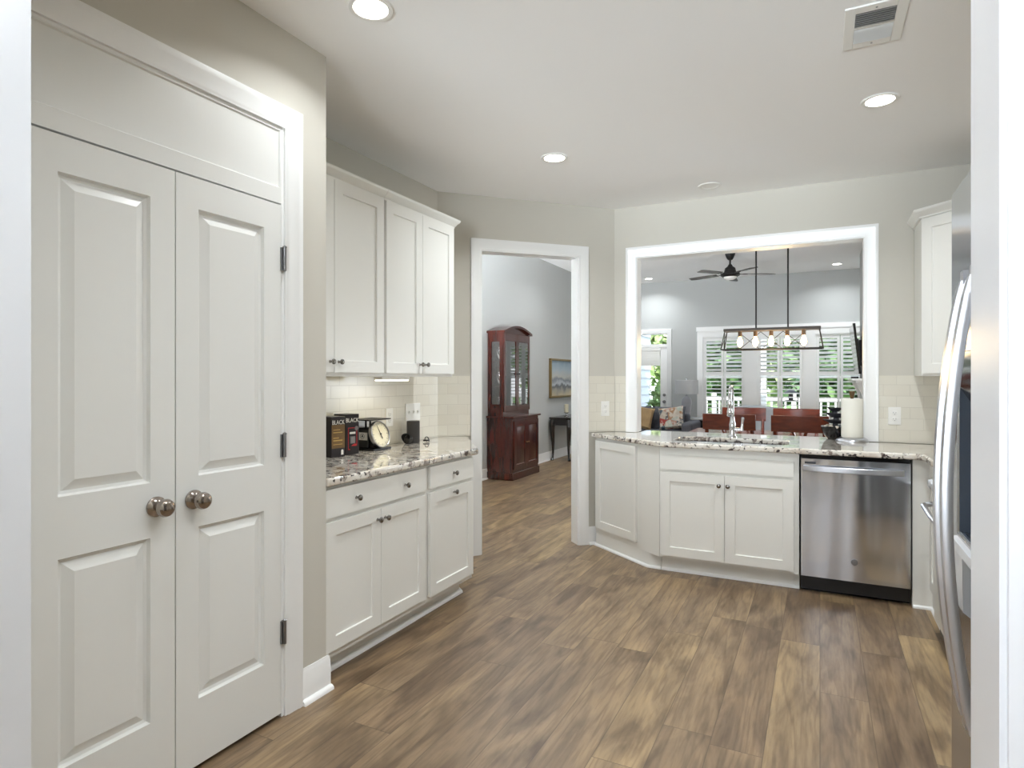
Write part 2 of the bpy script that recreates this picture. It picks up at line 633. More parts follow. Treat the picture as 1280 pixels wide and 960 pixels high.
M = dict(
    floor=floor_mat(), granite=granite_mat(), tile=tile_mat(),
    wall=mat('kitchen_wall_paint', (203, 199, 189), .75, bump=.05, bscale=160),
    greywall=mat('living_wall_paint', (184, 186, 185), .8, bump=.05, bscale=160),
    ceil=mat('ceiling_paint', (249, 248, 247), .85),
    trim=mat('trim_paint', (241, 241, 240), .28),
    jamb=mat('jamb_paint', (224, 225, 229), .3),
    door=mat('door_paint', (230, 230, 227), .33),
    cab=mat('cabinet_paint', (233, 232, 227), .32),
    steel=steel_mat('brushed_stainless', (212, 216, 224), .15, .6, .65),
    fsteel=steel_mat('fridge_stainless', (178, 180, 184), .18, .0, .6),
    hsteel=mat('handle_stainless', (196, 197, 202), .3, 1),
    fridgeside=mat('fridge_side', (92, 94, 98), .45),
    chrome=mat('polished_chrome', (225, 226, 230), .06, 1),
    nickel=mat('dark_nickel', (160, 150, 142), .16, 1),
    knob=mat('cabinet_knob_metal', (142, 138, 134), .18, 1),
    hinge=mat('hinge_metal', (140, 140, 142), .3, 1),
    black=mat('black_plastic', (18, 18, 20), .35),
    blackgl=mat('black_gloss', (10, 10, 12), .1),
    iron=mat('dark_bronze', (40, 38, 37), .45, .6),
    ironwood=wood_mat('dark_stained_wood', (44, 37, 32), (66, 56, 47), .55),
    white=mat('white_plastic', (240, 239, 235), .35),
    cherry=wood_mat('cherry_wood', (48, 15, 10), (76, 27, 16), .22, (14, 14, 2)),
    chair=wood_mat('chair_wood', (74, 27, 16), (104, 42, 23), .25, (3, 14, 14)),
    ebony=wood_mat('black_wood', (24, 18, 17), (36, 28, 26), .25),
    glass=pane_mat('window_glass', .04), cabglass=pane_mat('cabinet_glass', .3, base=.22),
    slate=mat('slate_grey', (70, 78, 90), .25),
    ltgrey=mat('light_grey_panel', (196, 198, 202), .18),
    sofa=mat('charcoal_fabric', (84, 86, 94), .9, noise=.2, nscale=90, bump=.3),
    greyfab=mat('grey_fabric', (158, 163, 168), .9, noise=.1, nscale=80, bump=.3),
    tan=mat('tan_fabric', (168, 142, 104), .85, noise=.3, nscale=12),
    shade=mat('lamp_shade_fabric', (196, 198, 200), .85, noise=.06, nscale=120),
    ceramic=mat('grey_ceramic', (148, 148, 152), .3),
    navy=mat('navy_lacquer', (22, 24, 34), .25),
    candle=mat('candle_wax', (222, 216, 190), .5),
    paper=mat('paper_towel', (240, 238, 228), .9, bump=.25, bscale=90),
    stone=mat('dark_slate_stone', (40, 40, 46), .5, noise=.25, nscale=20),
    shell=mat('pale_shell', (222, 208, 192), .5, noise=.15, nscale=30),
    woodknob=mat('stained_knob', (92, 68, 36), .4),
    dial=mat('dial_face', (226, 220, 196), .4),
    red=mat('red_print', (176, 32, 34), .4), brown=mat('brown_print', (104, 78, 38), .45, noise=.35, nscale=30),
    pack=mat('black_carton', (26, 20, 24), .3), ink=mat('white_ink', (232, 230, 224), .5), gold=mat('gold_ink', (182, 150, 80), .5),
    greyink=mat('grey_ink', (112, 108, 108), .5),
    cord=mat('black_cord', (24, 24, 24), .5), speaker=mat('charcoal_mesh', (62, 60, 60), .75, bump=.5, bscale=600),
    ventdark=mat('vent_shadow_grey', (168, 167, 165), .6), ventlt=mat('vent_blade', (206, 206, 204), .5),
    lamp=mat('downlight_lens', (255, 250, 240), .4, emit=(255, 246, 232), es=9),
    offlamp=mat('downlight_off', (240, 238, 234), .5),
    bulb=mat('amber_bulb', (255, 220, 160), .2, emit=(255, 206, 132), es=14),
    led=mat('led_strip', (255, 250, 230), .4, emit=(255, 240, 200), es=4),
    bark=mat('bark', (92, 78, 66), .9, noise=.3, nscale=8),
    lawn=mat('lawn', (96, 128, 66), .95, noise=.35, nscale=2),
    deck=mat('deck_boards', (168, 158, 146), .8, noise=.15, nscale=5),
    siding=mat('pale_siding', (206, 212, 220), .7),
    leaf1=leaf_mat('leaf_green', (92, 128, 72), (168, 190, 124)),
    leaf2=leaf_mat('leaf_dark', (64, 98, 62), (122, 152, 98)),
    leaf3=leaf_mat('leaf_light', (146, 172, 112), (204, 216, 170)),
    gilt=mat('gilt_frame', (126, 106, 66), .4, .4),
)


def painting_mat():
    m = mat('painted_canvas', (170, 180, 186), .6)
    g = NG(m)
    tc = g.n('ShaderNodeTexCoord')
    sp = g.n('ShaderNodeSeparateXYZ')
    g.l(tc.outputs['Object'], sp.inputs[0])
    n = g.n('ShaderNodeTexNoise')
    n.inputs['Scale'].default_value = 5
    n.inputs['Detail'].default_value = 5
    g.l(tc.outputs['Object'], n.inputs['Vector'])
    f = g.math('ADD', g.math('DIVIDE', sp.outputs[2], .64), g.math('MULTIPLY_ADD', n.outputs[0], .36, -.18))
    c = g.ramp(f, [(.08, lin((190, 178, 152))), (.22, lin((150, 146, 138))), (.30, lin((88, 92, 98))), (.36, lin((186, 190, 196))), (.46, lin((120, 126, 134))), (.56, lin((186, 186, 180))), (.75, lin((168, 182, 190))), (.95, lin((140, 160, 176)))])
    g.l(c, g.b.inputs['Base Color'])
    return m


def floral_mat():
    m = mat('floral_fabric', (208, 196, 180), .85)
    g = NG(m)
    tc = g.n('ShaderNodeTexCoord')
    v = g.n('ShaderNodeTexVoronoi')
    v.inputs['Scale'].default_value = 9
    v.inputs['Randomness'].default_value = 1
    g.l(tc.outputs['Object'], v.inputs['Vector'])
    sp = g.n('ShaderNodeSeparateColor')
    g.l(v.outputs['Color'], sp.inputs[0])
    c = g.ramp(sp.outputs[0], [(.0, lin((206, 200, 188))), (.3, lin((168, 120, 80))), (.45, lin((66, 92, 108))), (.6, lin((204, 186, 168))), (.75, lin((160, 52, 50))), (.9, lin((188, 196, 186)))])
    v2 = g.n('ShaderNodeTexNoise')
    v2.inputs['Scale'].default_value = 16
    g.l(tc.outputs['Object'], v2.inputs['Vector'])
    c = g.mix(g.ramp(v2.outputs[0], [(.48, (0, 0, 0, 1)), (.6, (1, 1, 1, 1))]), c, lin((214, 206, 194)))
    g.l(c, g.b.inputs['Base Color'])
    return m


M['painting'] = painting_mat()
M['floral'] = floral_mat()

# ================================================================== SETTING
XL, XR, YB = -2.554, 1.19, 4.91          # kitchen left wall, right wall, back wall
XP, YP = -1.918, 2.022                   # pantry wall face and its end
C1, C2 = (XL, 3.846), (-1.516, YB)
DANG = math.atan2(C2[1] - C1[1], C2[0] - C1[0])
YF, XD = 12.25, -4.0                     # far living room wall, dining left wall

struct('floor', MB().box(-4.3, 1.45, -3.2, 12.5, -.1, 0), M['floor'], 'brown wood plank floor running through kitchen and dining room', 'floor')
struct('ceiling', MB().prism([(XL - .12, -3.2), (1.31, -3.2), (1.31, YB + .06), (C2[0] - .03, YB + .06), (XL - .08, C1[1] + .03)], CH, CH + .06), M['ceil'], 'flat white kitchen ceiling with round downlights', 'ceiling')
struct('ceiling_living', MB().box(-4.2, 1.45, 3.7, 12.5, GH, GH + .08), M['ceil'], 'higher white ceiling over the living and dining room', 'ceiling')
struct('roof', MB().box(-5.2, 2.6, -4.2, 13.2, GH + .2, GH + .3), M['ceil'], 'unseen roof slab added above the rooms to block the sun', 'roof')  # added out of view to keep direct sun off the rooms

# pantry wall with its tall double-door opening (Y .87-1.79, up to z 2.345)
PY0, PY1, PZ = .872, 1.784, 2.345
m = MB().box(XP - .11, XP, .74, PY0, 0, CH).box(XP - .11, XP, PY1, YP, 0, CH).box(XP - .11, XP, PY0, PY1, PZ, CH)
m.box(XL - .1, XP - .11, YP - .11, YP, 0, CH)
struct('wall_pantry', m, M['wall'], 'beige wall around the tall white pantry doors', 'wall')
struct('wall_pantry_back', MB().box(XL - .22, XL - .1, .62, YP, 0, CH), M['wall'], 'hidden back wall inside the pantry', 'wall')
struct('wall_left', MB().box(XL - .12, XL, YP, C1[1] + .02, 0, GH), M['wall'], 'beige kitchen wall behind the left run of cabinets', 'wall')

# diagonal wall, local x along the wall, local y behind it
DL = math.hypot(C2[0] - C1[0], C2[1] - C1[1])
D0, D1, DZ = .336, 1.164, 2.335
Mdiag = Matrix.Translation((C1[0], C1[1], 0)) @ Matrix.Rotation(DANG, 4, 'Z')


def place(o, loc, rz):
    o.location = loc
    o.rotation_euler = (0, 0, rz)
    return o


def at_diag(o):
    return place(o, (C1[0], C1[1], 0), DANG)


at_diag(struct('wall_diagonal', MB().box(-.02, D0, 0, .12, 0, GH).box(D1, DL + .05, 0, .12, 0, GH).box(D0, D1, 0, .12, DZ, GH), M['wall'], 'beige angled wall pierced by the white cased doorway', 'wall'))
at_diag(struct('trim_doorway', MB().casing(D0 + .005, D1 - .005, DZ - .005).box(D0, D0 + .012, 0, .125, 0, DZ).box(D1 - .012, D1, 0, .125, 0, DZ).box(D0, D1, 0, .125, DZ - .012, DZ), M['trim'], 'white casing of the open doorway in the angled wall', 'door casing'))

# back wall with pass-through
BX0, BX1, BZ = -1.339, .282, 2.333
m = MB().box(C2[0], BX0, YB, YB + .12, 0, GH).box(BX1, XR + .12, YB, YB + .12, 0, GH).box(BX0, BX1, YB, YB + .12, BZ, GH).box(BX0, BX1, YB, YB + .12, 0, .868)
struct('wall_back', m, M['wall'], 'beige back wall around the wide pass-through above the sink', 'wall')
m = MB().casing(BX0 + .005, BX1 - .005, BZ - .005, .912, y=YB).box(BX0, BX0 + .012, YB, YB + .125, .912, BZ).box(BX1 - .012, BX1, YB, YB + .125, .912, BZ).box(BX0 + .012, BX1 - .012, YB, YB + .125, BZ - .012, BZ)
struct('trim_passthrough', m, M['trim'], 'white casing around the pass-through opening over the sink', 'opening casing')

struct('wall_right', MB().box(XR, XR + .12, .74, YB + .12, 0, GH), M['wall'], 'beige kitchen wall behind the refrigerator', 'wall')
# wall with the cased opening the camera looks through
EX0, EX1, EY0, EY1, EZ = -1.5725, .1328, .64, .74, 2.42
m = MB().box(XL - .22, EX0 - .012, EY0, EY1, 0, CH).box(EX1 + .012, XR + .12, EY0, EY1, 0, CH).box(EX0 - .012, EX1 + .012, EY0, EY1, EZ + .012, CH)
struct('wall_entry', m, M['wall'], 'near wall with the wide opening one looks through into the kitchen', 'wall')
m = MB().box(EX0 - .012, EX0, EY0 - .004, EY1 + .003, 0, EZ).box(EX1, EX1 + .012, EY0 - .004, EY1 + .003, 0, EZ).box(EX0, EX1, EY0 - .004, EY1 + .003, EZ, EZ + .012)
m.casing(EX0 - .005, EX1 + .005, EZ + .005, y=EY0)
struct('trim_entry', m, M['jamb'], 'white jamb and casing at the picture edges of the near opening', 'opening casing')
# room behind the camera: open to its window side
struct('wall_hall_right', MB().box(1.31, 1.43, -3.2, .64, 0, CH), M['wall'], 'side wall of the room behind the viewpoint', 'wall')
struct('wall_hall_left', MB().box(-3.0, -2.88, -3.2, .64, 0, CH), M['wall'], 'far side wall of the room behind the viewpoint', 'wall')

struct('wall_hall_back', MB().box(-2.88, -2.0, -3.2, -3.08, 0, CH).box(.4, 1.31, -3.2, -3.08, 0, CH).box(-2.0, .4, -3.2, -3.08, 0, .8).box(-2.0, .4, -3.2, -3.08, 2.25, CH), M['wall'], 'unseen wall with a window behind the viewpoint, added to cut sky light', 'wall')  # unseen, added to dim sky light and reflections from behind
t = thing('window_5', 'window of the room behind the viewpoint, out of sight', 'window', (-.8, -3.2, 0), 0, kind='structure')
MB().box(-1.2, -1.15, 0, .1, .8, 2.25).box(1.15, 1.2, 0, .1, .8, 2.25).box(-1.15, 1.15, 0, .1, .8, .85).box(-1.15, 1.15, 0, .1, 2.2, 2.25).box(-.02, .02, .03, .07, .85, 2.2).build('window_frame', M['trim'], t)
MB().box(-1.15, 1.15, .048, .052, .85, 2.2).build('pane', M['glass'], t)

# dining / living shell
struct('wall_dining_left', MB().box(XD - .12, XD, 3.7, YF, 0, GH), M['greywall'], 'grey wall behind the cherry china cabinet', 'wall')
struct('wall_dining_near', MB().box(XD, -3.85, 3.7, 3.82, 0, GH).box(-2.85, XL - .12, 3.7, 3.82, 0, GH).box(-3.85, -2.85, 3.7, 3.82, 0, .8).box(-3.85, -2.85, 3.7, 3.82, 2.2, GH), M['greywall'], 'grey wall closing the dining room, out of sight, with an added opening for fill light', 'wall')  # window opening added to let the near fill lamp through
t = thing('window_6', 'unseen window added in the near dining room wall for fill light', 'window', (-3.35, 3.7, 0), 0, kind='structure')  # unseen window, added as the near fill lamp's opening
MB().box(-.5, -.45, 0, .12, .8, 2.2).box(.45, .5, 0, .12, .8, 2.2).box(-.45, .45, 0, .12, .8, .85).box(-.45, .45, 0, .12, 2.15, 2.2).box(-.45, .45, .04, .08, 1.48, 1.52).build('window_frame', M['trim'], t)
MB().box(-.45, .45, .058, .062, .85, 2.15).build('pane', M['glass'], t)
struct('wall_dining_right', MB().box(XR, XR + .12, YB + .12, 6.15, 0, GH).box(XR, XR + .12, 7.65, 8.2, 0, GH).box(XR, XR + .12, 6.15, 7.65, 0, .75).box(XR, XR + .12, 6.15, 7.65, 2.15, GH), M['greywall'], 'grey dining room wall with an unseen side window added for light', 'wall')  # window gap added out of view for extra dining room light
struct('wall_living_right', MB().box(.80, XR + .12, 8.2, YF, 0, GH), M['greywall'], 'grey wall to the side of the fireplace', 'wall')
struct('wall_chimney', MB().box(.55, .80, 9.6, 10.9, 0, GH), M['greywall'], 'chimney breast carrying the mantel shelf', 'wall')
# far wall with three shuttered windows and a glazed door
WINS = [(-2.03, -1.245), (-1.055, -.255), (-.085, .72)]
WZ0, WZ1 = .58, 2.15
DX0, DX1, DTZ = -3.57, -2.695, 2.245
m = MB()
xs = [XD - .12, DX0, DX1] + [q for w in WINS for q in w] + [XR + .12]
for i in range(0, len(xs), 2):
    m.box(xs[i], xs[i + 1], YF, YF + .15, 0, GH)
m.box(DX0, DX1, YF, YF + .15, DTZ, GH)
for a, b in WINS:
    m.box(a, b, YF, YF + .15, 0, WZ0).box(a, b, YF, YF + .15, WZ1, GH)
struct('wall_far', m, M['greywall'], 'grey far living room wall with shuttered windows', 'wall')
m = MB().box(-2.125, WINS[0][0] + .01, YF - .03, YF, WZ0 - .1, WZ1 + .1)
for a, b in ((WINS[0][1], WINS[1][0]), (WINS[1][1], WINS[2][0])):
    m.box(a - .01, b + .01, YF - .03, YF, WZ0 + .01, WZ1 - .01)
m.box(WINS[0][0] + .01, .798, YF - .03, YF, WZ1 - .01, WZ1 + .1)
m.box(-2.14, .798, YF - .045, YF, WZ1 + .1, WZ1 + .185)
m.box(WINS[0][0] + .01, .798, YF - .03, YF, WZ0 - .1, WZ0 + .01)
m.box(.71, .798, YF - .03, YF, WZ0 + .01, WZ1 - .01)
struct('trim_windows', m, M['trim'], 'white casing joining the three living room windows', 'window casing')


def window(i, a, b, label):
    t = thing('window_%d' % i, label, 'window', ((a + b) / 2, YF, 0), 0, kind='structure')
    w = (b - a) / 2
    fr = MB()
    fr.box(-w, -w + .03, 0, .13, WZ0, WZ1).box(w - .03, w, 0, .13, WZ0, WZ1).box(-w + .03, w - .03, 0, .13, WZ1 - .03, WZ1).box(-w + .03, w - .03, 0, .13, WZ0, WZ0 + .03)
    fr.box(-w + .03, w - .03, .08, .115, 1.35, 1.39)
    fr.build('window_frame', M['trim'], t)
    MB().box(-w + .03, w - .03, .095, .1, WZ0 + .03, WZ1 - .03).build('pane', M['glass'], t)
    for s in (-1, 1):
        x0, x1 = (-w + .032, -.004) if s < 0 else (.004, w - .032)
        sh = MB()
        sh.box(x0, x0 + .042, .0, .03, WZ0 + .035, WZ1 - .035).box(x1 - .042, x1, .0, .03, WZ0 + .035, WZ1 - .035)
        for z0, z1 in ((WZ0 + .035, WZ0 + .1), (1.395, 1.475), (WZ1 - .09, WZ1 - .035)):
            sh.box(x0 + .042, x1 - .042, .0, .03, z0, z1)
        for z0, z1, ang in ((WZ0 + .1, 1.395, 8), (1.475, WZ1 - .09, 22)):
            n = round((z1 - z0) / .072)
            for k in range(n):
                z = z0 + (k + .5) * (z1 - z0) / n
                sh.at(((x0 + x1) / 2, .015, z), (R(-ang), 0, 0))
                h = (x1 - x0) / 2 - .043
                sh.box(-h, h, -.042, .042, -.005, .005)
                sh.at()
        sh.build('shutter_panel', M['trim'], t)
    return t


window(1, *WINS[0], 'window with white plantation shutters beside the grey table lamp')
window(2, *WINS[1], 'middle window with white plantation shutters behind the light fixture')
window(3, *WINS[2], 'window with white plantation shutters nearest the wall-mounted television')

# glazed patio door with transom and blind
t = thing('door_1', 'white glazed patio door with transom and half-drawn blind', 'door', ((DX0 + DX1) / 2, YF, 0), 0, kind='structure')
w = (DX1 - DX0) / 2
MB().casing(-w + .01, w - .01, DTZ - .005, w=.085, t=.025).box(-w, -w + .02, 0, .14, 0, DTZ).box(w - .02, w, 0, .14, 0, DTZ).box(-w + .02, w - .02, 0, .14, 1.975, 2.03).box(-w + .02, w - .02, 0, .14, DTZ - .02, DTZ).build('door_frame', M['trim'], t)
m = MB().box(-w + .022, -w + .15, .02, .065, .01, 1.972).box(w - .15, w - .022, .02, .065, .01, 1.972).box(-w + .15, w - .15, .02, .065, .01, .28).box(-w + .15, w - .15, .02, .065, 1.86, 1.972)
m.build('door_leaf', M['trim'], t)
MB().box(-w + .15, w - .15, .04, .046, .28, 1.86).build('pane', M['glass'], t)
MB().box(-w + .02, w - .02, .06, .066, 2.03, DTZ - .02).build('transom_pane', M['glass'], t)
m = MB().box(-w + .145, w - .145, -.015, .018, 1.9, 1.95)
for k in range(12):
    m.box(-w + .15, w - .15, -.008 + .004 * (k % 2), .012, 1.6 + k * .025, 1.624 + k * .025)
m.build('roller_blind', M['white'], t, label='white pleated blind drawn halfway down')
m = MB().lathe([(.03, 0), (.03, .012), (.016, .016), (.016, .03)], (w - .07, .02, 1.018), (0, -1, 0))
m.build('deadbolt', M['hinge'], t)
m = MB().lathe([(.03, 0), (.03, .01), (.012, .014), (.012, .035), (.024, .045), (.027, .058), (.018, .068)], (w - .07, .02, .885), (0, -1, 0))
m.build('door_knob', M['hinge'], t)
# unseen side window, added to bring light into the dining room
t = thing('window_4', 'plain unseen side window added to light the dining room', 'window', (XR, 6.9, 0), R(-90), kind='structure')
MB().box(-.75, -.70, 0, .1, .75, 2.15).box(.70, .75, 0, .1, .75, 2.15).box(-.7, .7, 0, .1, .75, .8).box(-.7, .7, 0, .1, 2.1, 2.15).box(-.02, .02, .03, .07, .8, 2.1).box(-.7, .7, .03, .07, 1.43, 1.47).build('window_frame', M['trim'], t)
MB().box(-.7, .7, .048, .052, .8, 2.1).build('pane', M['glass'], t)

# baseboards
BB = [(0, 0), (.014, 0), (.014, .105), (.011, .112), (.011, .122), (.006, .132), (.004, .142), (0, .142)]
SHOE = [(.014, 0), (.034, 0), (.032, .01), (.024, .018), (.014, .02)]


def baseboard(name, path, label):
    o = struct(name, MB().sweep(path, BB).sweep(path, SHOE), M['trim'], label, 'baseboard')
    return o


baseboard('baseboard_pantry', [(XP, PY1 + .085), (XP, YP + .014)], 'white baseboard stub between pantry casing and wall end')
dd = Vector((math.cos(DANG), math.sin(DANG)))
pa = Vector(C1) + dd * (D1 + .08)
pb = Vector(C1) + dd * (DL - .115)
baseboard('baseboard_diagonal', [tuple(pa), tuple(pb)], 'short white baseboard right of the doorway casing')
baseboard('baseboard_dining', [(XD, 3.82), (XD, YF)], 'white baseboard along the grey dining wall')
baseboard('baseboard_far', [(XD, YF), (DX0 - .09, YF)], 'white baseboard under the far living room wall')

# tile backsplashes (local x along the wall, front at local y = -.008)
TZ0, TZ1 = .912, 1.366
place(struct('wall_tile_left', MB().box(.002, C1[1] - YP - .003, -.008, 0, TZ0, TZ1), M['tile'], 'white subway tile backsplash behind the kitchen scale', 'backsplash'), (XL, YP, 0), R(90))
at_diag(struct('wall_tile_corner', MB().box(.004, D0 - .083, -.008, 0, TZ0, TZ1), M['tile'], 'narrow subway tile strip left of the doorway', 'backsplash'))
at_diag(struct('wall_tile_diagonal', MB().box(D1 + .083, DL - .003, -.008, 0, TZ0, TZ1), M['tile'], 'narrow subway tile strip right of the doorway with an outlet', 'backsplash'))
place(struct('wall_tile_back', MB().box(C2[0] + .008, BX0 - .08, -.008, 0, TZ0, TZ1).box(BX1 + .08, XR - .002, -.008, 0, TZ0, TZ1), M['tile'], 'white subway tile backsplash on both sides of the pass-through', 'backsplash'), (0, YB, 0), 0)

# ---------------------------------------------------------------- pantry doors
DR = [(0, 0), (.005, .013), (.014, .016), (.044, .002)]   # raised panel section
t = thing('trim_pantry', 'white casing and blank panel framing the pantry double doors', 'door casing', (XP, 0, 0), R(90), kind='structure')
MB().casing(PY0 - .0 + .005, PY1 - .0, PZ, w=.086, t=.02).build('casing', M['trim'], t)
MB().box(PY0, PY0 + .012, .003, .1, 0, PZ).box(PY1 - .012, PY1, -.002, .1, 0, PZ).box(PY0 + .012, PY1 - .012, .0, .1, PZ - .01, PZ).build('jamb', M['trim'], t)
MB().slab(PY1 - PY0 - .024, PZ - 2.042 - .01, .03, [(.006, PY1 - PY0 - .03, .062, PZ - 2.042 - .014)], [(0, 0), (.004, .006)], x0=PY0 + .012, z0=2.042, y0=-.002).build('header_panel', M['door'], t, angle=9)


def knob(mb, c, d, s=1.0):
    mb.lathe([(.0325 * s, 0), (.0325 * s, .006 * s), (.026 * s, .011 * s), (.013 * s, .016 * s), (.0125 * s, .024 * s), (.021 * s, .031 * s), (.0275 * s, .04 * s), (.029 * s, .05 * s), (.026 * s, .06 * s), (.018 * s, .066 * s), (.006 * s, .068 * s)], c, d, 24)
    return mb


def pantry_door(i, y0, y1, kx, label, hinge_at):
    t = thing('door_%d' % i, label, 'door', (XP + .006, y0, 0), R(90), kind='structure')
    w = y1 - y0
    st = .083
    pz = [(st, w - st, .245 - .018, .837 - .018), (st, w - st, 1.013 - .018, 1.929 - .018)]
    MB().slab(w, 2.016, .035, pz, DR, z0=.018).build('door_leaf', M['door'], t, angle=9)
    knob(MB(), (kx - y0, 0, .934), (0, -1, 0)).build('knob', M['nickel'], t, label='round dark nickel door knob')
    if hinge_at is not None:
        for z in (1.821, 1.08, .339):
            MB().cyl((hinge_at - y0, -.012, z - .045), (hinge_at - y0, -.012, z + .045), .0065).box(hinge_at - y0 - .012, hinge_at - y0 + .012, -.008, .002, z - .045, z + .045).lathe([(.008, 0), (.008, .004), (.003, .008)], (hinge_at - y0, -.012, z + .045)).build('hinge', M['hinge'], t)


pantry_door(2, PY0 + .014, 1.3185, 1.2535, 'left leaf of the white two-panel pantry doors', None)
pantry_door(3, 1.3225, PY1 - .0165, 1.3865, 'right leaf of the white two-panel pantry doors, with hinges', PY1 - .009)


# ================================================================== KITCHEN CABINETS
SHK = [(0, 0), (.0015, .009)]


def small_knob(parent, x, z, y=-.02):
    return MB().lathe([(.008, 0), (.006, .003), (.005, .014), (.011, .018), (.0145, .023), (.0135, .028), (.006, .031)], (x, y, z), (0, -1, 0), 14).build('knob', M['knob'], parent, label='small dark metal cabinet knob')


def front(t, kind, x0, x1, z0, z1, knobs=()):
    w, h = x1 - x0, z1 - z0
    mb = MB()
    if kind == 'door':
        mb.slab(w, h, .019, [(.062, w - .062, .06, h - .06)], SHK, x0=x0, z0=z0, y0=-.02)
    else:
        mb.slab(w, h, .019, [], SHK, x0=x0, z0=z0, y0=-.02)
    d = mb.build('drawer' if kind == 'drawer' else ('door' if kind == 'door' else 'false_front'), M['cab'], t, .0022)
    for kx, kz in knobs:
        small_knob(d, kx, kz)
    return d


def carcass(t, w, d, z0, z1, name='body', top=False, pts=None):
    m = MB()
    if pts:
        m.prism(pts, z0, z1)
    else:
        m.box(0, w, 0, .02, z0, z1).box(0, .018, .02, d, z0, z1).box(w - .018, w, .02, d, z0, z1).box(.018, w - .018, .02, d, z0, z0 + .018).box(.018, w - .018, d - .008, d, z0 + .018, z1)
        if top:
            m.box(.018, w - .018, .02, d - .008, z1 - .018, z1)
    return m.build(name, M['cab'], t)


FX = -1.945                                    # body face of left base run
# base unit A: wide drawer over two doors
ya = YP + .003
t = thing('base_cabinet', 'white base cabinet with wide two-knob drawer beside the pantry wall', 'cabinet', (FX, ya, 0), R(90), 'base cabinets of the left run')
wA = 2.808 - ya
carcass(t, wA, .6, .105, .872)
front(t, 'drawer', .004, 2.787 - ya, .732, .857, [(2.225 - ya, .795), (2.60 - ya, .795)])
front(t, 'door', .004, 2.404 - ya, .14, .71, [(2.377 - ya, .66)])
front(t, 'door', 2.407 - ya, 2.787 - ya, .14, .71, [(2.436 - ya, .66)])
MB().box(0, wA, .085, .1, 0, .105).build('toe_kick', M['cab'], t)
MB().xprism([(.085, 0), (.062, 0), (.065, .012), (.078, .022), (.085, .024)], 0, wA).build('shoe_molding', M['trim'], t)
# base unit B
yb = 2.809
t = thing('base_cabinet', 'white base cabinet with narrow drawer over one door, beside doorway', 'cabinet', (FX, yb, 0), R(90), 'base cabinets of the left run')
wB = 3.315 - yb
MB().prism([(0, 0), (wB, 0), (wB + .18, .3), (wB + .48, .6), (0, .6)], .105, .872).build('body', M['cab'], t)
front(t, 'drawer', .022, 3.301 - yb, .735, .857, [(3.075 - yb, .793)])
front(t, 'door', .022, 3.301 - yb, .135, .712, [(3.075 - yb, .682)])
MB().prism([(0, .085), (wB - .01, .085), (wB + .03, .13), (wB + .03, .3), (0, .3)], 0, .105).build('toe_kick', M['cab'], t)
MB().sweep([(0, .085), (wB - .01, .085), (wB + .03, .13)], [(0, 0), (.022, 0), (.02, .012), (.008, .022), (0, .024)]).build('shoe_molding', M['trim'], t)

# left worktop
m = MB().prism([(XL + .002, ya), (-1.908, ya), (-1.908, 3.335), (-1.925, 3.36), (-2.375, 3.995), (XL + .002, C1[1] - .005)], .8725, .9105)
tag(m.build('countertop', M['granite'], None, .011, seg=4), 'speckled granite worktop on the left base cabinets', 'countertop')

# left wall cabinets
UX, UD, UZ0, UZ1 = -2.229, .322, 1.358, 2.372
CROWN = [(0, 0), (.012, 0), (.012, .01), (.018, .014), (.024, .026), (.036, .038), (.040, .044), (.042, .05), (.042, .056), (0, .056)]


def crown(path, z):
    return MB().sweep(path, [(o, z + q) for o, q in CROWN])


t = thing('wall_cabinet', 'white wall cabinet half hidden behind the pantry wall corner', 'cabinet', (UX, ya, 0), R(90), 'wall cabinets of the left run')
wA = 2.797 - ya
carcass(t, wA, UD, UZ0, UZ1, top=True)
front(t, 'door', .006, 2.386 - ya, 1.378, 2.362, [(2.358 - ya, 1.432)])
front(t, 'door', 2.39 - ya, 2.787 - ya, 1.378, 2.362, [(2.419 - ya, 1.432)])
crown([(wA, 0), (0, 0)][::-1], UZ1 - .008).build('crown_molding', M['cab'], t)
yu = 2.7985
t = thing('wall_cabinet', 'white two-door wall cabinet next to the doorway', 'cabinet', (UX, yu, 0), R(90), 'wall cabinets of the left run')
wB = 3.54 - yu
carcass(t, wB, UD, UZ0, UZ1, top=True)
front(t, 'door', .012, 3.162 - yu, 1.377, 2.362, [(3.135 - yu, 1.432)])
front(t, 'door', 3.166 - yu, 3.53 - yu, 1.377, 2.362, [(3.193 - yu, 1.432)])
crown([(0, 0), (wB, 0), (wB, UD)], UZ1 - .008).build('crown_molding', M['cab'], t)
# under-cabinet light bar
t = thing('under_cabinet_light', 'glowing slim light bar under the left wall cabinets', 'light', (UX, 2.83, 1.332), R(90))
MB().box(0, .27, .03, .09, .0065, .0255).build('housing', M['white'], t, .002)
MB().box(.008, .262, .034, .086, 0, .0065).build('diffuser', M['led'], t)
lo = light('bar_light', 'AREA', (UX - .06, 2.965, 1.328), (0, 0, 0), .38, (1.0, .88, .62), shape='RECTANGLE', size=.06, size_y=.26)

# ---------------------------------------------------------------- peninsula / sink run
SY = 4.285                                   # sink body face
A0, A1 = Vector((-1.62, 4.742)), Vector((-1.0, SY))
aang = math.atan2(A1.y - A0.y, A1.x - A0.x)
aL = (A1 - A0).length
# angled cabinet
t = thing('base_cabinet', 'angled white cabinet end with one shaker panel, beside doorway casing', 'cabinet', (A0.x, A0.y, 0), aang, 'base cabinets of the sink run')
im = (Matrix.Rotation(-aang, 3, 'Z') @ Matrix.Identity(3))


def loc2(p):
    v = Matrix.Rotation(-aang, 3, 'Z') @ Vector((p[0] - A0.x, p[1] - A0.y, 0))
    return (v.x, v.y)


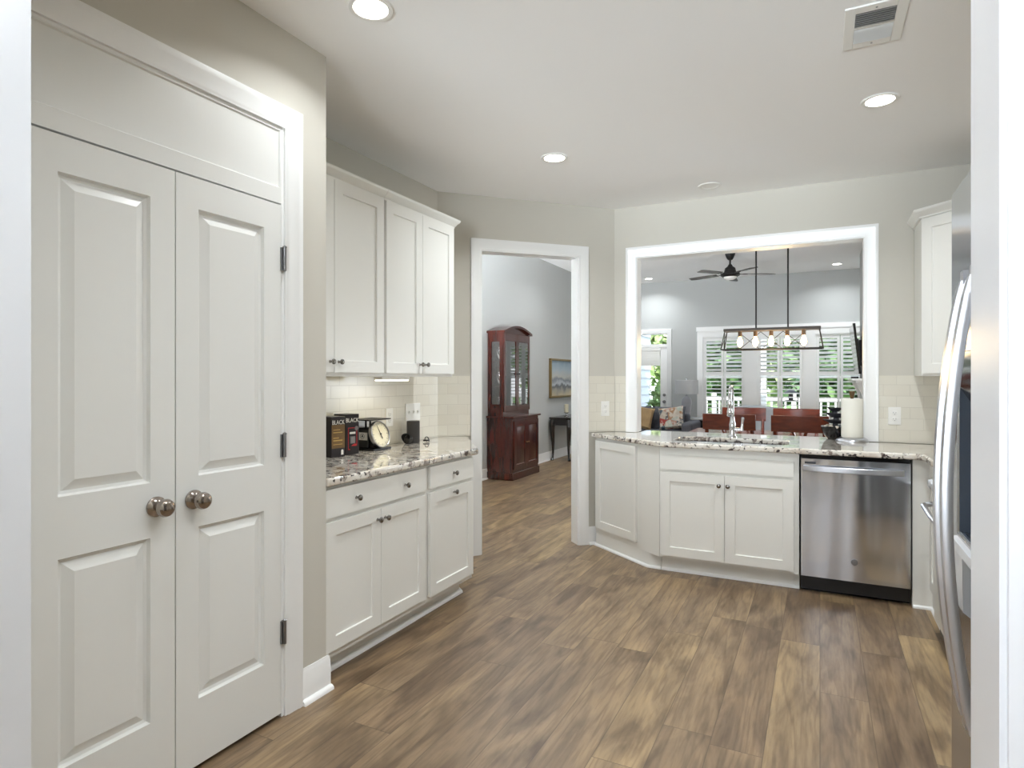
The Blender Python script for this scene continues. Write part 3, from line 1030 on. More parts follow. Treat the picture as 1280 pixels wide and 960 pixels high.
MB().prism([(0, 0), (aL - .001, 0), loc2((-1.001, 4.88)), loc2((-1.50, 4.88))], .105, .872).build('body', M['cab'], t)
front(t, 'door', .02, .53, .15, .852)
xb = (Vector((-1.097, 4.352)) - A0).dot((A1 - A0).normalized())
MB().prism([(.002, .001), (xb + .0, .001), loc2((-1.003, 4.352)), loc2((-1.003, 4.7)), (.15, .1)], 0, .105).build('toe_kick', M['cab'], t)
MB().sweep([(.0, .0), (xb - .002, .0), loc2((-1.003, 4.352))], [(0, 0), (.016, 0), (.015, .01), (.006, .018), (0, .019)]).build('shoe_molding', M['trim'], t)
# sink cabinet
t = thing('sink_cabinet', 'white sink base cabinet with two shaker doors under the faucet', 'cabinet', (-.999, SY, 0), 0, 'base cabinets of the sink run')
wS = -.118 + .999
carcass(t, wS, .6, .105, .872)
front(t, 'false', .012, wS - .03, .722, .82)
front(t, 'door', .012, .4325, .126, .70, [(.40, .634)])
front(t, 'door', .4365, wS - .03, .126, .70, [(.456, .634)])
MB().box(.0, wS, .067, .085, 0, .105).build('toe_kick', M['cab'], t)
MB().xprism([(.067, 0), (.05, 0), (.052, .01), (.06, .017), (.067, .019)], 0, wS).build('shoe_molding', M['trim'], t)

# dishwasher
t = thing('dishwasher', 'stainless dishwasher with curved bar handle and black kick plate', 'dishwasher', (-.1135, 4.26, 0), 0)
wd = .596
MB().box(.004, wd - .004, .05, .6, .02, .862).build('tub', M['black'], t)
MB().slab(wd - .014, .734, .048, [], x0=.007, z0=.112).build('door', M['steel'], t, .004)
MB().box(.004, wd - .004, .018, .05, .848, .871).build('control_strip', M['blackgl'], t, .004)
MB().box(.002, wd - .002, .09, .11, .0, .105).build('kick_plate', M['blackgl'], t)
pth = [(.02 + (wd - .06) * k / 12, -.012 - .028 * math.sin(PI * k / 12) ** .7, .788) for k in range(13)]
m = MB()
v = []
for x, y, z in pth:
    v += [(x, y - .009, z - .016), (x, y - .009, z + .016), (x, y + .008, z + .018), (x, y + .008, z - .018)]
f = [(i * 4 + k, i * 4 + 4 + k, i * 4 + 4 + (k + 1) % 4, i * 4 + (k + 1) % 4) for i in range(12) for k in range(4)] + [(0, 1, 2, 3), (48, 51, 50, 49)]
m.add(v, f).box(.02, .05, -.014, 0, .772, .804).box(wd - .07, wd - .04, -.014, 0, .772, .804)
m.build('handle', M['hsteel'], t, .003)
MB().box(.028, .09, -.0012, 0, .815, .828).build('vent_slot', M['black'], t)
b = MB().lathe([(.019, 0), (.019, .002), (.016, .0026)], (.300, 0, .231), (0, -1, 0), 28).build('badge', M['hinge'], t, label='round grey maker badge')
MB().lathe([(.0165, 0), (.0165, .0008), (.0145, .0008), (.0145, 0)], (.300, -.0026, .231), (0, -1, 0), 28, caps=False).build('badge_ring', M['greyink'], b)
text_part('badge_letters', 'GE', .019, M['greyink'], b, (.300, -.003, .231), (R(90), 0, 0))
# filler at the corner and the right-hand run up to the range
t = thing('base_cabinet', 'white corner base cabinet between dishwasher and range', 'cabinet', (.4865, SY, 0), 0, 'base cabinets of the sink run')
MB().prism([(0, 0), (.098, 0), (.098, -.335), (.7, -.335), (.7, .6), (0, .6)], .0, .872).build('body', M['cab'], t)
o = MB().slab(.28, .72, .018, [(.06, .22, .06, .66)], SHK).build('door', M['cab'], t, .002)
o.location = (.080, -.03, .13)
o.rotation_euler = (0, 0, R(-90))
MB().sweep([(0, 0), (.098, 0), (.098, -.33)], [(0, 0), (.012, 0), (.011, .01), (.005, .016), (0, .018)]).build('shoe_molding', M['trim'], t)

# sink-run worktop with sink cut-out and bar ledge
SKX0, SKX1, SKY0, SKY1 = -.935, -.195, 4.385, 4.76


def rrect(x0, x1, y0, y1, r, n=5):
    out = []
    for cx, cy, a0 in ((x1 - r, y1 - r, 0), (x0 + r, y1 - r, 90), (x0 + r, y0 + r, 180), (x1 - r, y0 + r, 270)):
        for k in range(n + 1):
            a = R(a0 + 90 * k / n)
            out.append((cx + r * math.cos(a), cy + r * math.sin(a)))
    return out


def plate(name, outer, hole, z0, z1, material, bevel):
    bm = bmesh.new()
    es = []
    for ring in (outer, hole):
        vs = [bm.verts.new((p[0], p[1], z1)) for p in ring]
        es += [bm.edges.new((vs[i], vs[(i + 1) % len(vs)])) for i in range(len(vs))]
    bmesh.ops.triangle_fill(bm, use_beauty=True, edges=es)
    bmesh.ops.dissolve_limit(bm, angle_limit=.01, verts=bm.verts, edges=bm.edges)
    r = bmesh.ops.extrude_face_region(bm, geom=list(bm.faces))
    for e in r['geom']:
        if isinstance(e, bmesh.types.BMVert):
            e.co.z = z0
    bmesh.ops.recalc_face_normals(bm, faces=bm.faces)
    me = bpy.data.meshes.new(name)
    bm.to_mesh(me)
    bm.free()
    return link(name, me, material, None, bevel, seg=4)


an = Vector((math.sin(aang), -math.cos(aang))) * .03
c0 = A0 + an
dirA = (A1 - A0).normalized()
tt = (4.238 - c0.y) / dirA.y
cA = c0 + dirA * tt
outer = [tuple(c0 + Vector((-.018, .008))), (cA.x - .04, cA.y + .03), (cA.x + .03, 4.2385), (.50, 4.238), (.522, 4.228), (.532, 4.205), (.532, 3.952), (XR - .002, 3.952), (XR - .002, YB - .009),
         (BX1 - .014, YB - .009), (BX1 - .014, 5.165), (BX0 + .014, 5.165), (BX0 + .014, YB - .009), (C2[0] + .012, YB - .009)]
o = plate('countertop', outer, rrect(SKX0, SKX1, SKY0, SKY1, .09), .8725, .9085, M['granite'], .01)
tag(o, 'speckled granite worktop around the sink with bar ledge', 'countertop')

# sink basin
t = thing('sink', 'stainless undermount sink below the tall faucet', 'sink', ((SKX0 + SKX1) / 2, (SKY0 + SKY1) / 2, .70), 0)
m = MB()
cx, cy = (SKX0 + SKX1) / 2, (SKY0 + SKY1) / 2
r0 = [(x - cx, y - cy) for x, y in rrect(SKX0 - .004, SKX1 + .004, SKY0 - .004, SKY1 + .004, .09)]
r1 = [(x - cx, y - cy) for x, y in rrect(SKX0 + .012, SKX1 - .012, SKY0 + .012, SKY1 - .012, .08)]
n = len(r0)
rr2 = [(x * 1.05, y * 1.08) for x, y in r0]
v = [(x, y, .172) for x, y in rr2] + [(x, y, .172) for x, y in r0] + [(x, y, .012) for x, y in r1] + [(x * .9, y * .9, 0) for x, y in r1] + [(x, y, .0) for x, y in r0]
f = []
for q in range(3):
    f += [(q * n + i, q * n + (i + 1) % n, q * n + n + (i + 1) % n, q * n + n + i) for i in range(n)]
f.append(tuple(3 * n + i for i in range(n)))
m.add(v[:4 * n], f).build('basin', M['hsteel'], t)
MB().lathe([(.045, 0), (.045, .003), (.03, .004), (.03, .001)], (0, 0, .0005)).build('drain', M['chrome'], t)

# faucet: body, gooseneck, spray head, side lever
t = thing('faucet', 'tall chrome gooseneck faucet with side lever behind the sink', 'faucet', (-.585, 4.835, .9085), 0)
MB().lathe([(.032, 0), (.032, .008), (.025, .014), (.022, .03), (.0235, .075), (.024, .095), (.018, .12), (.0145, .15)], (0, 0, 0), (0, 0, 1), 24).build('faucet_body', M['chrome'], t)
pth = [(0, 0, .14), (0, 0, .22), (0, 0, .29)] + [(0, -.075 + .075 * math.cos(a), .29 + .085 * math.sin(a)) for a in [R(15 * k) for k in range(1, 12)]] + [(0, -.152, .275)]
MB().tube(pth, .0125, 12).build('spout', M['chrome'], t)
MB().lathe([(.013, 0), (.017, -.012), (.0185, -.05), (.0165, -.056), (.0165, -.07), (.0195, -.078), (.0205, -.115), (.016, -.122)], (0, -.153, .283), (0, -.05, 1), 18).build('spray_head', M['chrome'], t)
m = MB().cyl((.012, 0, .058), (.062, -.004, .058), .0165, .014)
m.lathe([(.012, 0), (.0125, .012), (.0095, .03), (.0085, .06), (.011, .095), (.006, .103)], (.066, -.004, .048), (.08, 0, 1), 14)
m.build('lever_handle', M['chrome'], t)

# paper towel holder
t = thing('paper_towel_holder', 'white paper towel roll on a round steel stand', 'paper towel holder', (.215, 5.02, .9085), 0)
t.location = (.2, 4.895, .9085)
MB().lathe([(.103, 0), (.103, .004), (.098, .012), (.092, .02), (.08, .026), (.01, .027)], seg=32).cyl((0, 0, .02), (0, 0, .31), .008).build('stand', M['hsteel'], t)
m = MB()
m.lathe([(.02, .028), (.066, .028), (.0672, .032), (.0672, .292), (.065, .297), (.02, .297)], seg=36, caps=False)
m.build('paper_roll', M['paper'], t)
MB().lathe([(.008, .297), (.012, .302), (.014, .318), (.019, .338), (.0195, .347), (.012, .350)], seg=16).build('finial', M['woodknob'], t, label='brown tapered wooden finial')

# tabletop fountain
t = thing('tabletop_fountain', 'dark tiered slate fountain of stacked dishes beside paper towels', 'fountain', (.1, 5.035, .9085), 0)
MB().lathe([(.05, 0), (.055, .004), (.074, .025), (.089, .06), (.096, .088), (.092, .094), (.078, .09), (.07, .07), (.02, .066)], seg=28).build('bowl', M['blackgl'], t)


def dish(c, r, h, name='dish'):
    m = MB().lathe([(r * .45, 0), (r * .55, h * .15), (r * .95, h * .8), (r, h), (r * .93, h * .97), (r * .5, h * .55), (.005, h * .5)], c, (.05, .03, 1), 14)
    m.lathe([(.022, -.026), (.018, .004)], c, (0, 0, 1), 10)
    m.build(name, M['stone'], t)


dish((.0, .0, .112), .085, .026)
dish((.006, .0, .154), .074, .032)
dish((-.004, .0, .198), .052, .03)
for k in range(9):
    a = k * 2.4
    rr = .045 + .02 * (k % 3)
    MB().ball((rr * math.cos(a), rr * math.sin(a), .088 + .004 * (k % 2)), (.016, .012, .011), 9, 6).build('pebble', M['shell'] if k % 3 else M['greyfab'], t, label='pale shell resting in the bowl')


# electrical plates
def outlet(name, label, cat, loc, rz, gangs=1, toggles=False):
    t = thing(name, label, cat, loc, rz)
    w = .074 + (.048 if gangs > 1 else 0) * (gangs - 1)
    MB().box(-w / 2, w / 2, -.006, 0, -.06, .06).build('cover_plate', M['white'], t, .002)
    for g_ in range(gangs):
        x = (g_ - (gangs - 1) / 2) * .048
        if toggles:
            MB().xprism([(-.006, -.012), (-.018, .004), (-.016, .01), (-.006, .009)], x - .006, x + .006).build('toggle', M['white'], t)
        else:
            for z in (-.021, .021):
                r_ = MB().lathe([(.0165, 0), (.0165, .0022), (.015, .003)], (x, -.006, z), (0, -1, 0), 18).build('receptacle', M['white'], t)
                MB().box(x - .008, x - .0062, -.0096, -.0088, z - .003, z + .006).box(x + .0062, x + .008, -.0096, -.0088, z - .003, z + .005).cyl((x, -.0088, z - .009), (x, -.0096, z - .009), .0022).build('slots', M['slate'], r_)
    return t


outlet('outlet', 'white outlet on left tiles between scale and black cylinder', 'outlet', (XL + .008, 3.262, 1.09), R(90))
outlet('light_switch', 'white three-toggle switch plate above the black cylinder speaker', 'light switch', (XL + .008, 3.525, 1.113), R(90), 3, True)
p = Vector(C1) + dd * (DL - .092)
p2 = p + Vector((math.sin(DANG), -math.cos(DANG))) * .008
outlet('outlet', 'white outlet on the tile strip right of the doorway', 'outlet', (p2.x, p2.y, 1.10), DANG)
outlet('outlet', 'white outlet on the tiles right of the pass-through', 'outlet', (.4535, YB - .008, 1.092), 0)


# ---------------------------------------------------------------- things on the left worktop
CZ = .9105
t = thing('coffee_box', 'brown carton of coffee half hidden by the pantry wall corner', 'box', (-2.39, 2.56, CZ), R(82), 'coffee cartons on the left worktop')
MB().box(0, .095, 0, .12, 0, .225).build('carton', M['pack'], t, .002)
MB().box(.002, .093, -.0008, 0, .05, .18).build('label_panel', M['brown'], t)
text_part('lettering', 'BLACK', .034, M['ink'], t, (.047, -.0012, .192), (R(90), 0, 0), sx=.82)
MB().box(.012, .06, -.0016, -.0008, .15, .154).box(.012, .075, -.0016, -.0008, .135, .140).box(.012, .05, -.0016, -.0008, .105, .109).box(.012, .075, -.0016, -.0008, .09, .096).box(.012, .075, -.0016, -.0008, .07, .073).build('print_lines', M['gold'], t)
MB().box(.066, .082, -.0016, -.0008, .012, .032).lathe([(.008, 0), (.008, .0008)], (.074, -.0008, .033), (0, -1, 0), 12).build('white_mark', M['ink'], t)
t = thing('coffee_box', 'black carton of coffee with red framed print beside the scale', 'box', (-2.405, 2.688, CZ), R(80), 'coffee cartons on the left worktop')
MB().box(0, .097, 0, .105, 0, .232).build('carton', M['pack'], t, .002)
text_part('lettering', 'BLACK', .034, M['ink'], t, (.048, -.001, .196), (R(90), 0, 0), sx=.88)
MB().box(.018, .022, -.0012, 0, .03, .155).box(.078, .082, -.0012, 0, .05, .155).box(.022, .078, -.0012, 0, .151, .155).box(.022, .032, -.0012, 0, .028, .034).build('red_frame', M['red'], t)
MB().box(.03, .07, -.0012, 0, .118, .130).build('white_line', M['ink'], t)
MB().box(.034, .068, -.0012, 0, .064, .104).build('grey_patch', M['greyink'], t)
MB().yprism([(.04, .05), (.076, .048), (.08, .058), (.066, .062), (.05, .056)], -.0012, 0).build('red_swoosh', M['red'], t)
MB().lathe([(.013, 0), (.013, .0014)], (.078, 0, .15), (0, -1, 0), 18).build('round_seal', M['greyink'], t)

# kitchen scale, dial facing into the room
t = thing('kitchen_scale', 'vintage black kitchen scale with large round dial', 'scale', (-2.47, 2.985, CZ), R(90))
MB().box(-.075, .095, -.085, .06, 0, .012).build('base', M['black'], t, .003)
m = MB().yprism([(-.06, .012), (.06, .012), (.06, .11), (.045, .135), (-.045, .135), (-.06, .11)], -.03, .055)
m.yprism([(-.05, .012), (.05, .012), (.04, .09), (-.04, .09)], -.062, -.03)
m.build('housing', M['black'], t, .006)
for x in (-.02, .02):
    MB().cyl((x, .02, .13), (x, .02, .182), .006).build('post', M['black'], t)
MB().box(-.105, .105, -.075, .085, .182, .189).build('platform', M['iron'], t, .002)
q = R(16)
dv = (0, -math.cos(q), math.sin(q))
dc = Vector((.0, -.056, .092))
dl = MB().lathe([(.082, 0), (.084, .006), (.084, .022), (.080, .027), (.0765, .024)], dc, dv, 40, caps=False)
dl.lathe([(.0, 0), (.082, 0)], dc, dv, 40, caps=False)
rim = dl.build('dial_rim', M['hsteel'], t)
dvv = Vector(dv)
df = MB().lathe([(.0768, .017), (.0768, .019)], dc, dv, 40).build('dial_face', M['dial'], t)
up = Vector((0, math.sin(q), math.cos(q)))
rt = Vector((1, 0, 0))
m = MB()
for k in range(60):
    a = 2 * PI * k / 60
    r0_, r1_ = (.058 if k % 5 == 0 else .064), .071
    d1 = rt * math.cos(a) + up * math.sin(a)
    d2 = rt * -math.sin(a) + up * math.cos(a)
    c = dc + dvv * .0196
    wq = .0011 if k % 5 == 0 else .0006
    m.add([tuple(c + d1 * r0_ + d2 * wq), tuple(c + d1 * r0_ - d2 * wq), tuple(c + d1 * r1_ - d2 * wq), tuple(c + d1 * r1_ + d2 * wq)], [(0, 1, 2, 3)])
m.build('graduations', M['black'], df)
a = R(108)
d1 = rt * math.cos(a) + up * math.sin(a)
d2 = rt * -math.sin(a) + up * math.cos(a)
c = dc + dvv * .022
m = MB().add([tuple(c - d1 * .03 + d2 * .003), tuple(c - d1 * .03 - d2 * .003), tuple(c + d1 * .064), tuple(c - d1 * .03 + d2 * .003 + dvv * .002), tuple(c - d1 * .03 - d2 * .003 + dvv * .002), tuple(c + d1 * .064 + dvv * .002)], [(0, 1, 2), (3, 5, 4), (0, 3, 4, 1), (1, 4, 5, 2), (2, 5, 3, 0)])
m.lathe([(.006, 0), (.006, .004)], c, dv, 14)
m.build('needle', M['black'], t)
lb = MB().box(-.0612, -.06, -.024, .05, .062, .108).build('side_label', M['ink'], t, label='white paper label with round emblem')
m = MB().lathe([(.0165, 0), (.0165, .0006), (.0145, .0006), (.0145, 0)], (-.0612, .013, .085), (-1, 0, 0), 24, caps=False)
m.xprism([(.003, .078), (.013, .098), (.023, .078), (.017, .078), (.013, .086), (.009, .078)], -.0618, -.0612)
m.build('emblem', M['slate'], lb)

# cylinder speaker, its cord, and the tangled black charger
t = thing('speaker', 'charcoal cylinder speaker standing under the switch plate', 'speaker', (-2.468, 3.425, CZ), 0)
MB().lathe([(.042, 0), (.044, .004), (.044, .144), (.042, .148)], seg=32).build('shell', M['speaker'], t)
MB().lathe([(.036, .148), (.034, .1495)], seg=32).build('top_panel', M['black'], t)
m = MB()
pts = [(.02 * math.cos(a) + .055, .02 * math.sin(a) + .075, .006 + .003 * k / 8) for k, a in enumerate([R(30 * i) for i in range(26)])]
m.tube([(x, y, z) for x, y, z in pts], .003, 6)
m.tube([(.022 * math.cos(R(20 * i)) * .7 + .055, .08, .02 + .015 * math.sin(R(20 * i))) for i in range(18)], .003, 6, True)
m.build('power_cord', M['cord'], t)
t = thing('cable_coil', 'bundled black cable lying left of the cylinder speaker', 'cable', (-2.46, 3.345, CZ), 0)
m = MB()
for k in range(4):
    m.tube([((.032 - .003 * k) * math.cos(R(20 * i)), .006 * k - .012 + .01 * math.sin(R(40 * i)), .036 + (.032 - .003 * k) * math.sin(R(20 * i))) for i in range(18)], .0038, 6, True)
m.build('cord_loops', M['cord'], t)
MB().at((.008, .004, .03), (R(20), R(25), 0)).box(-.022, .022, -.02, .02, -.018, .018).build('plug', M['black'], t, .004)


# ---------------------------------------------------------------- right side: corner wall cabinet, range, fridge
t = thing('wall_cabinet', 'white corner wall cabinet above the right worktop', 'cabinet', (.567, 4.58, 0), R(-45))
L45 = .43
pts = [(0, 0), (L45, 0)]
for p in ((XR - .003, 4.58 - .304), (XR - .003, YB - .009), (.567, YB - .009)):
    v = Matrix.Rotation(R(45), 3, 'Z') @ Vector((p[0] - .567, p[1] - 4.58, 0))
    pts.append((v.x, v.y))
MB().prism(pts, 1.362, 2.352).build('body', M['cab'], t)
front(t, 'door', .018, L45 - .02, 1.378, 2.335)
crown([(pts[4][0] * 1, pts[4][1]), (0, 0), (L45, 0)], 2.345).build('crown_molding', M['cab'], t)

t = thing('range', 'white slide-in range seen edge-on past the refrigerator', 'range', (.575, 3.948, 0), R(-90))
MB().box(0, .76, 0, .6, .02, .905).build('body', M['cab'], t)
MB().box(.0, .76, -.012, 0, .86, .912).box(0, .76, 0, .6, .905, .915).build('cooktop', M['blackgl'], t)
MB().box(.004, .756, -.03, 0, .735, .86).build('control_panel', M['cab'], t, .004)
MB().slab(.75, .49, .035, [(.1, .65, .1, .38)], [(0, 0), (.004, .004)], x0=.005, z0=.225, y0=-.035).build('oven_door', M['cab'], t)
MB().slab(.75, .14, .03, [], x0=.005, z0=.075, y0=-.03).build('drawer', M['cab'], t, .004)
MB().box(.01, .75, -.005, .0, 0, .07).build('kick_plate', M['black'], t)
MB().tube([(.03, -.034, .68), (.035, -.075, .675), (.06, -.085, .672), (.38, -.092, .67), (.7, -.085, .672), (.725, -.075, .675), (.73, -.034, .68)], .013, 10).build('handle', M['hsteel'], t)
for k in range(4):
    MB().lathe([(.027, 0), (.024, .016), (.021, .03), (.017, .033)], (.05 + .06 * k, -.03, .79), (0, -1, 0), 18).build('knob', M['ltgrey'], t)

FXD, FYF = .278, 1.762
t = thing('refrigerator', 'stainless french-door refrigerator with curved handles at the near right', 'refrigerator', (FXD, FYF, 0), R(-90))
MB().box(.004, .906, .075, .88, .03, 1.76).build('cabinet', M['fridgeside'], t, .004)
MB().box(.02, .89, .05, .09, .0, .055).build('toe_grille', M['black'], t)
dm = MB()
dm.slab(.452, 1.072, .07, [(.062, .312, .29, .70)], [(0, 0), (.003, .004), (.006, .075)], z0=.706)
far = dm.build('door', M['fsteel'], t)
MB().box(.059, .0685, .004, .066, .998, 1.405).build('dispenser_side', M['slate'], far)
MB().box(.0685, .305, .062, .066, .998, 1.28).build('dispenser_back', M['ltgrey'], far)
MB().xprism([(.066, 1.41), (.066, 1.28), (.03, 1.285), (.002, 1.33), (.002, 1.41)], .0685, .305).build('dispenser_control', M['blackgl'], far)
MB().xprism([(.07, .998), (-.012, .990), (-.014, .972), (0, .966), (0, .985)], .064, .31).build('dispenser_tray', M['ltgrey'], far)
m = MB()
for k in range(6):
    m.box(.075, .3, .004 + .009 * k, .008 + .009 * k, .998, 1.003)
m.build('tray_grille', M['slate'], far)
MB().xprism([(0, .966), (-.014, .972), (-.012, .86), (0, .85)], .064, .2).build('dispenser_chin', M['ltgrey'], far)
MB().slab(.452, 1.072, .07, [], x0=.458, z0=.706).build('door', M['fsteel'], t, .006)
MB().slab(.91, .635, .07, [], x0=0, z0=.06).build('freezer_drawer', M['fsteel'], t, .006)
for hx in (.41, .484):
    m = MB()
    n = 24
    zs = [.745 + (1.522 - .745) * k / n for k in range(n + 1)]
    v = []
    for k, z in enumerate(zs):
        y = -.042 - .039 * math.sin(PI * k / n) ** .8
        v += [(hx - .014, y - .002, z), (hx - .011, y - .011, z), (hx + .011, y - .011, z), (hx + .014, y - .002, z), (hx + .012, y + .005, z), (hx - .012, y + .005, z)]
    f = [(i * 6 + k, i * 6 + 6 + k, i * 6 + 6 + (k + 1) % 6, i * 6 + (k + 1) % 6) for i in range(n) for k in range(6)] + [(5, 4, 3, 2, 1, 0), tuple(n * 6 + k for k in range(6))]
    m.add(v, f)
    m.box(hx - .013, hx + .013, -.047, 0, .722, .75).box(hx - .013, hx + .013, -.05, 0, 1.516, 1.54)
    m.build('handle', M['hsteel'], t)
MB().box(.03, .88, -.006, .02, .672, .694).build('drawer_grip', M['slate'], t, .003)

# ---------------------------------------------------------------- ceiling fixtures
def downlight(label, x, y, z, e, lit=True, r=.062, group='recessed ceiling lights', col=(.92, .97, 1.0)):
    t = thing('recessed_light', label, 'ceiling light', (x, y, z), 0, group)
    MB().lathe([(r, 0), (r + .004, -.006), (r + .02, -.006), (r + .024, 0)], seg=36, caps=False).build('trim_ring', M['white'], t)
    MB().lathe([(r, -.001), (r, -.004)], seg=36).build('lens', M['lamp'] if lit else M['offlamp'], t)
    if lit:
        light('downlight', 'AREA', (x, y, z - .012), (0, 0, 0), e, col, shape='DISK', size=2 * r, spread=R(140))
    return t


downlight('lit round ceiling light above the pantry doors', -1.513, 1.829, CH, CAN_E * .42)
downlight('lit round ceiling light nearest the doorway in the angled wall', -1.501, 3.59, CH, CAN_E)
downlight('lit round ceiling light right, below the ceiling vent in view', .269, 3.579, CH, CAN_E)
downlight('unseen round ceiling light added above the refrigerator as fill', .27, 1.83, CH, 11.0)  # added lamp above the frame, fills cabinets and floor
downlight('unseen round ceiling light added just inside the near opening as fill', -.6, 1.1, CH, 6.5)  # added lamp out of view, brightens the pantry doors
downlight('unlit round white disc in the ceiling before the pass-through', -.715, 4.615, CH, 0, False, .058, 'unlit ceiling disc')
downlight('lit round light in the living room ceiling above the patio door', -2.937, 11.7, GH, LIVING_CAN_E)
downlight('lit round light in the living room ceiling near the television', .255, 11.6, GH, LIVING_CAN_E)
downlight('lit round living room ceiling light near the china cabinet', -2.9, 8.6, GH, LIVING_CAN_E)
downlight('lit round living room ceiling light over the dining side', .25, 8.9, GH, LIVING_CAN_E)

t = thing('ceiling_vent', 'white ceiling air vent with two banks of blades', 'vent', (.19, 2.80, CH), 0)
m = MB()
for a, b, c, d in ((-.105, -.068, -.16, .16), (.068, .105, -.16, .16), (-.068, .068, -.16, -.115), (-.068, .068, .115, .16), (-.068, .068, -.006, .006)):
    m.box(a, b, c, d, -.007, 0)
m.build('frame', M['white'], t, .002)
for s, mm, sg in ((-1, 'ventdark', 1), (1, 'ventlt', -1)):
    m = MB()
    for k in range(7):
        m.at((0, s * .06 + (k - 3) * .0152, -.004), (R(42 * sg), 0, 0)).box(-.067, .067, -.0085, .0085, -.0006, .0006)
    m.at().box(-.068, .068, min(s * .006, s * .115), max(s * .006, s * .115), -.0006, -.0001)
    m.build('blade_bank', M[mm], t)
for y in (-.137, .137):
    MB().lathe([(.004, -.007), (.003, -.009)], (0, y, 0)).build('screw', M['hinge'], t)

# ================================================================== DINING ROOM
# linear chandelier
t = thing('linear_chandelier', 'long dark open-frame chandelier with five glowing amber bulbs', 'chandelier', (-.459, 7.0, GH), 0)
zt, zb = 1.877 - GH, 1.655 - GH
MB().box(-.467, .467, -.1, .1, zt - .028, zt).build('top_beam', M['ironwood'], t, .003)
m = MB()
a, b, wA_, wB_ = .455, .489, .09, .13
tp = [(-a, -wA_, zt - .028), (a, -wA_, zt - .028), (a, wA_, zt - .028), (-a, wA_, zt - .028)]
bt_ = [(-b, -wB_, zb), (b, -wB_, zb), (b, wB_, zb), (-b, wB_, zb)]
for k in range(4):
    m.cyl(tp[k], bt_[k], .006, seg=6)
    m.cyl(bt_[k], bt_[(k + 1) % 4], .006, seg=6)
m.cyl(tp[0], bt_[3], .0035, seg=6).cyl(tp[3], bt_[0], .0035, seg=6).cyl(tp[1], bt_[2], .0035, seg=6).cyl(tp[2], bt_[1], .0035, seg=6)
for k in range(3):
    x0, x1 = -.33 + .22 * k, -.11 + .22 * k
    m.cyl((x0 * 1.03, wB_ - .002, zb), (x1, wA_, zt - .03), .003, seg=6).cyl((x1 * 1.03, wB_ - .002, zb), (x0, wA_, zt - .03), .003, seg=6)
m.build('frame', M['iron'], t)
for x in (-.149, .161):
    MB().cyl((x, 0, zt), (x, 0, -.02), .008).build('rod', M['iron'], t)
MB().prism(rrect(-.24, .24, -.06, .06, .03), -.024, 0).build('canopy', M['iron'], t, .004)
for k in range(5):
    x = -.31 + .155 * k
    s = MB().lathe([(.02, 0), (.02, -.05), (.015, -.056)], (x, 0, zt - .028), seg=14).build('socket', M['woodknob'], t)
    MB().lathe([(.012, 0), (.014, -.012), (.026, -.045), (.029, -.065), (.026, -.085), (.014, -.105), (.003, -.112)], (x, 0, zt - .082), seg=16).build('bulb', M['bulb'], s)
light('bulb_glow', 'POINT', (-.459, 7.0, 1.62), (0, 0, 0), 14, (1, .74, .42), shadow_soft_size=.2)

# dining table
t = thing('dining_table', 'dark wood dining table below the chandelier', 'table', (-.5, 7.05, 0), 0)
MB().prism(rrect(-.8, .8, -.48, .48, .05), .725, .76).build('tabletop', M['chair'], t, .006)
MB().box(-.7, .7, -.4, -.375, .64, .725).box(-.7, .7, .375, .4, .64, .725).box(-.72, -.7, -.4, .4, .64, .725).box(.7, .72, -.4, .4, .64, .725).build('apron', M['chair'], t)
for sx in (-1, 1):
    for sy in (-1, 1):
        MB().lathe([(.03, 0), (.045, .5), (.045, .725)], (sx * .69, sy * .37, 0), seg=12).build('leg', M['chair'], t)


def chair_proto(label, loc, rz):
    """seat facing +y, backrest at -y"""
    t = thing('dining_chair', label, 'chair', loc, rz, 'dining chairs around the table')
    w = .245
    MB().prism(rrect(-.23, .23, -.2, .24, .04), .44, .475).build('seat', M['chair'], t, .008)
    m = MB()
    n = 14
    v = []
    for k in range(n + 1):
        x = -w + 2 * w * k / n
        y = -.245 - .035 * (1 - (x / w) ** 2)
        for dy, z in ((0, .845), (0, .995), (-.022, 1.0), (-.022, .845)):
            lean = -(z - .45) * .1
            v.append((x, y + dy + lean, z))
    f = [(i * 4 + k, i * 4 + 4 + k, i * 4 + 4 + (k + 1) % 4, i * 4 + (k + 1) % 4) for i in range(n) for k in range(4)] + [(3, 2, 1, 0), tuple(n * 4 + k for k in range(4))]
    m.add(v, f).build('backrest', M['chair'], t, .004)
    for s in (-1, 1):
        MB().tube([(s * .215, -.25, 0), (s * .212, -.205, .44), (s * .21, -.243, .65), (s * .21, -.292, .87)], [.018, .022, .02, .018], 8).build('rear_leg', M['chair'], t)
        MB().tube([(s * .2, .215, 0), (s * .2, .21, .44)], [.015, .021], 8).build('front_leg', M['chair'], t)
    m = MB()
    for s in (-1, 1):
        m.tube([(s * .19, -.222, .52), (0, -.262, .67), (-s * .06, -.296, .86)], .014, 6, flat=1.6)
    m.tube([(-.2, -.215, .51), (.2, -.215, .51)], .014, 6)
    m.build('splat', M['chair'], t)
    MB().box(-.2, .2, -.2, -.18, .4, .44).box(-.2, .2, .2, .22, .4, .44).box(-.215, -.195, -.18, .2, .4, .44).box(.195, .215, -.18, .2, .4, .44).build('seat_rail', M['chair'], t)
    return t


ch = chair_proto('dark wood dining chair behind the faucet, back to the kitchen', (-.795, 6.60, 0), 0)
dup(ch, (-.17, 6.60, 0), R(0), 'dark wood dining chair left of the fountain, back to the kitchen')
dup(ch, (-.81, 7.46, 0), R(180), 'wood dining chair across the table, facing kitchen, behind faucet')
dup(ch, (-.245, 7.46, 0), R(180), 'wood dining chair across the table, facing kitchen, nearer the fountain')

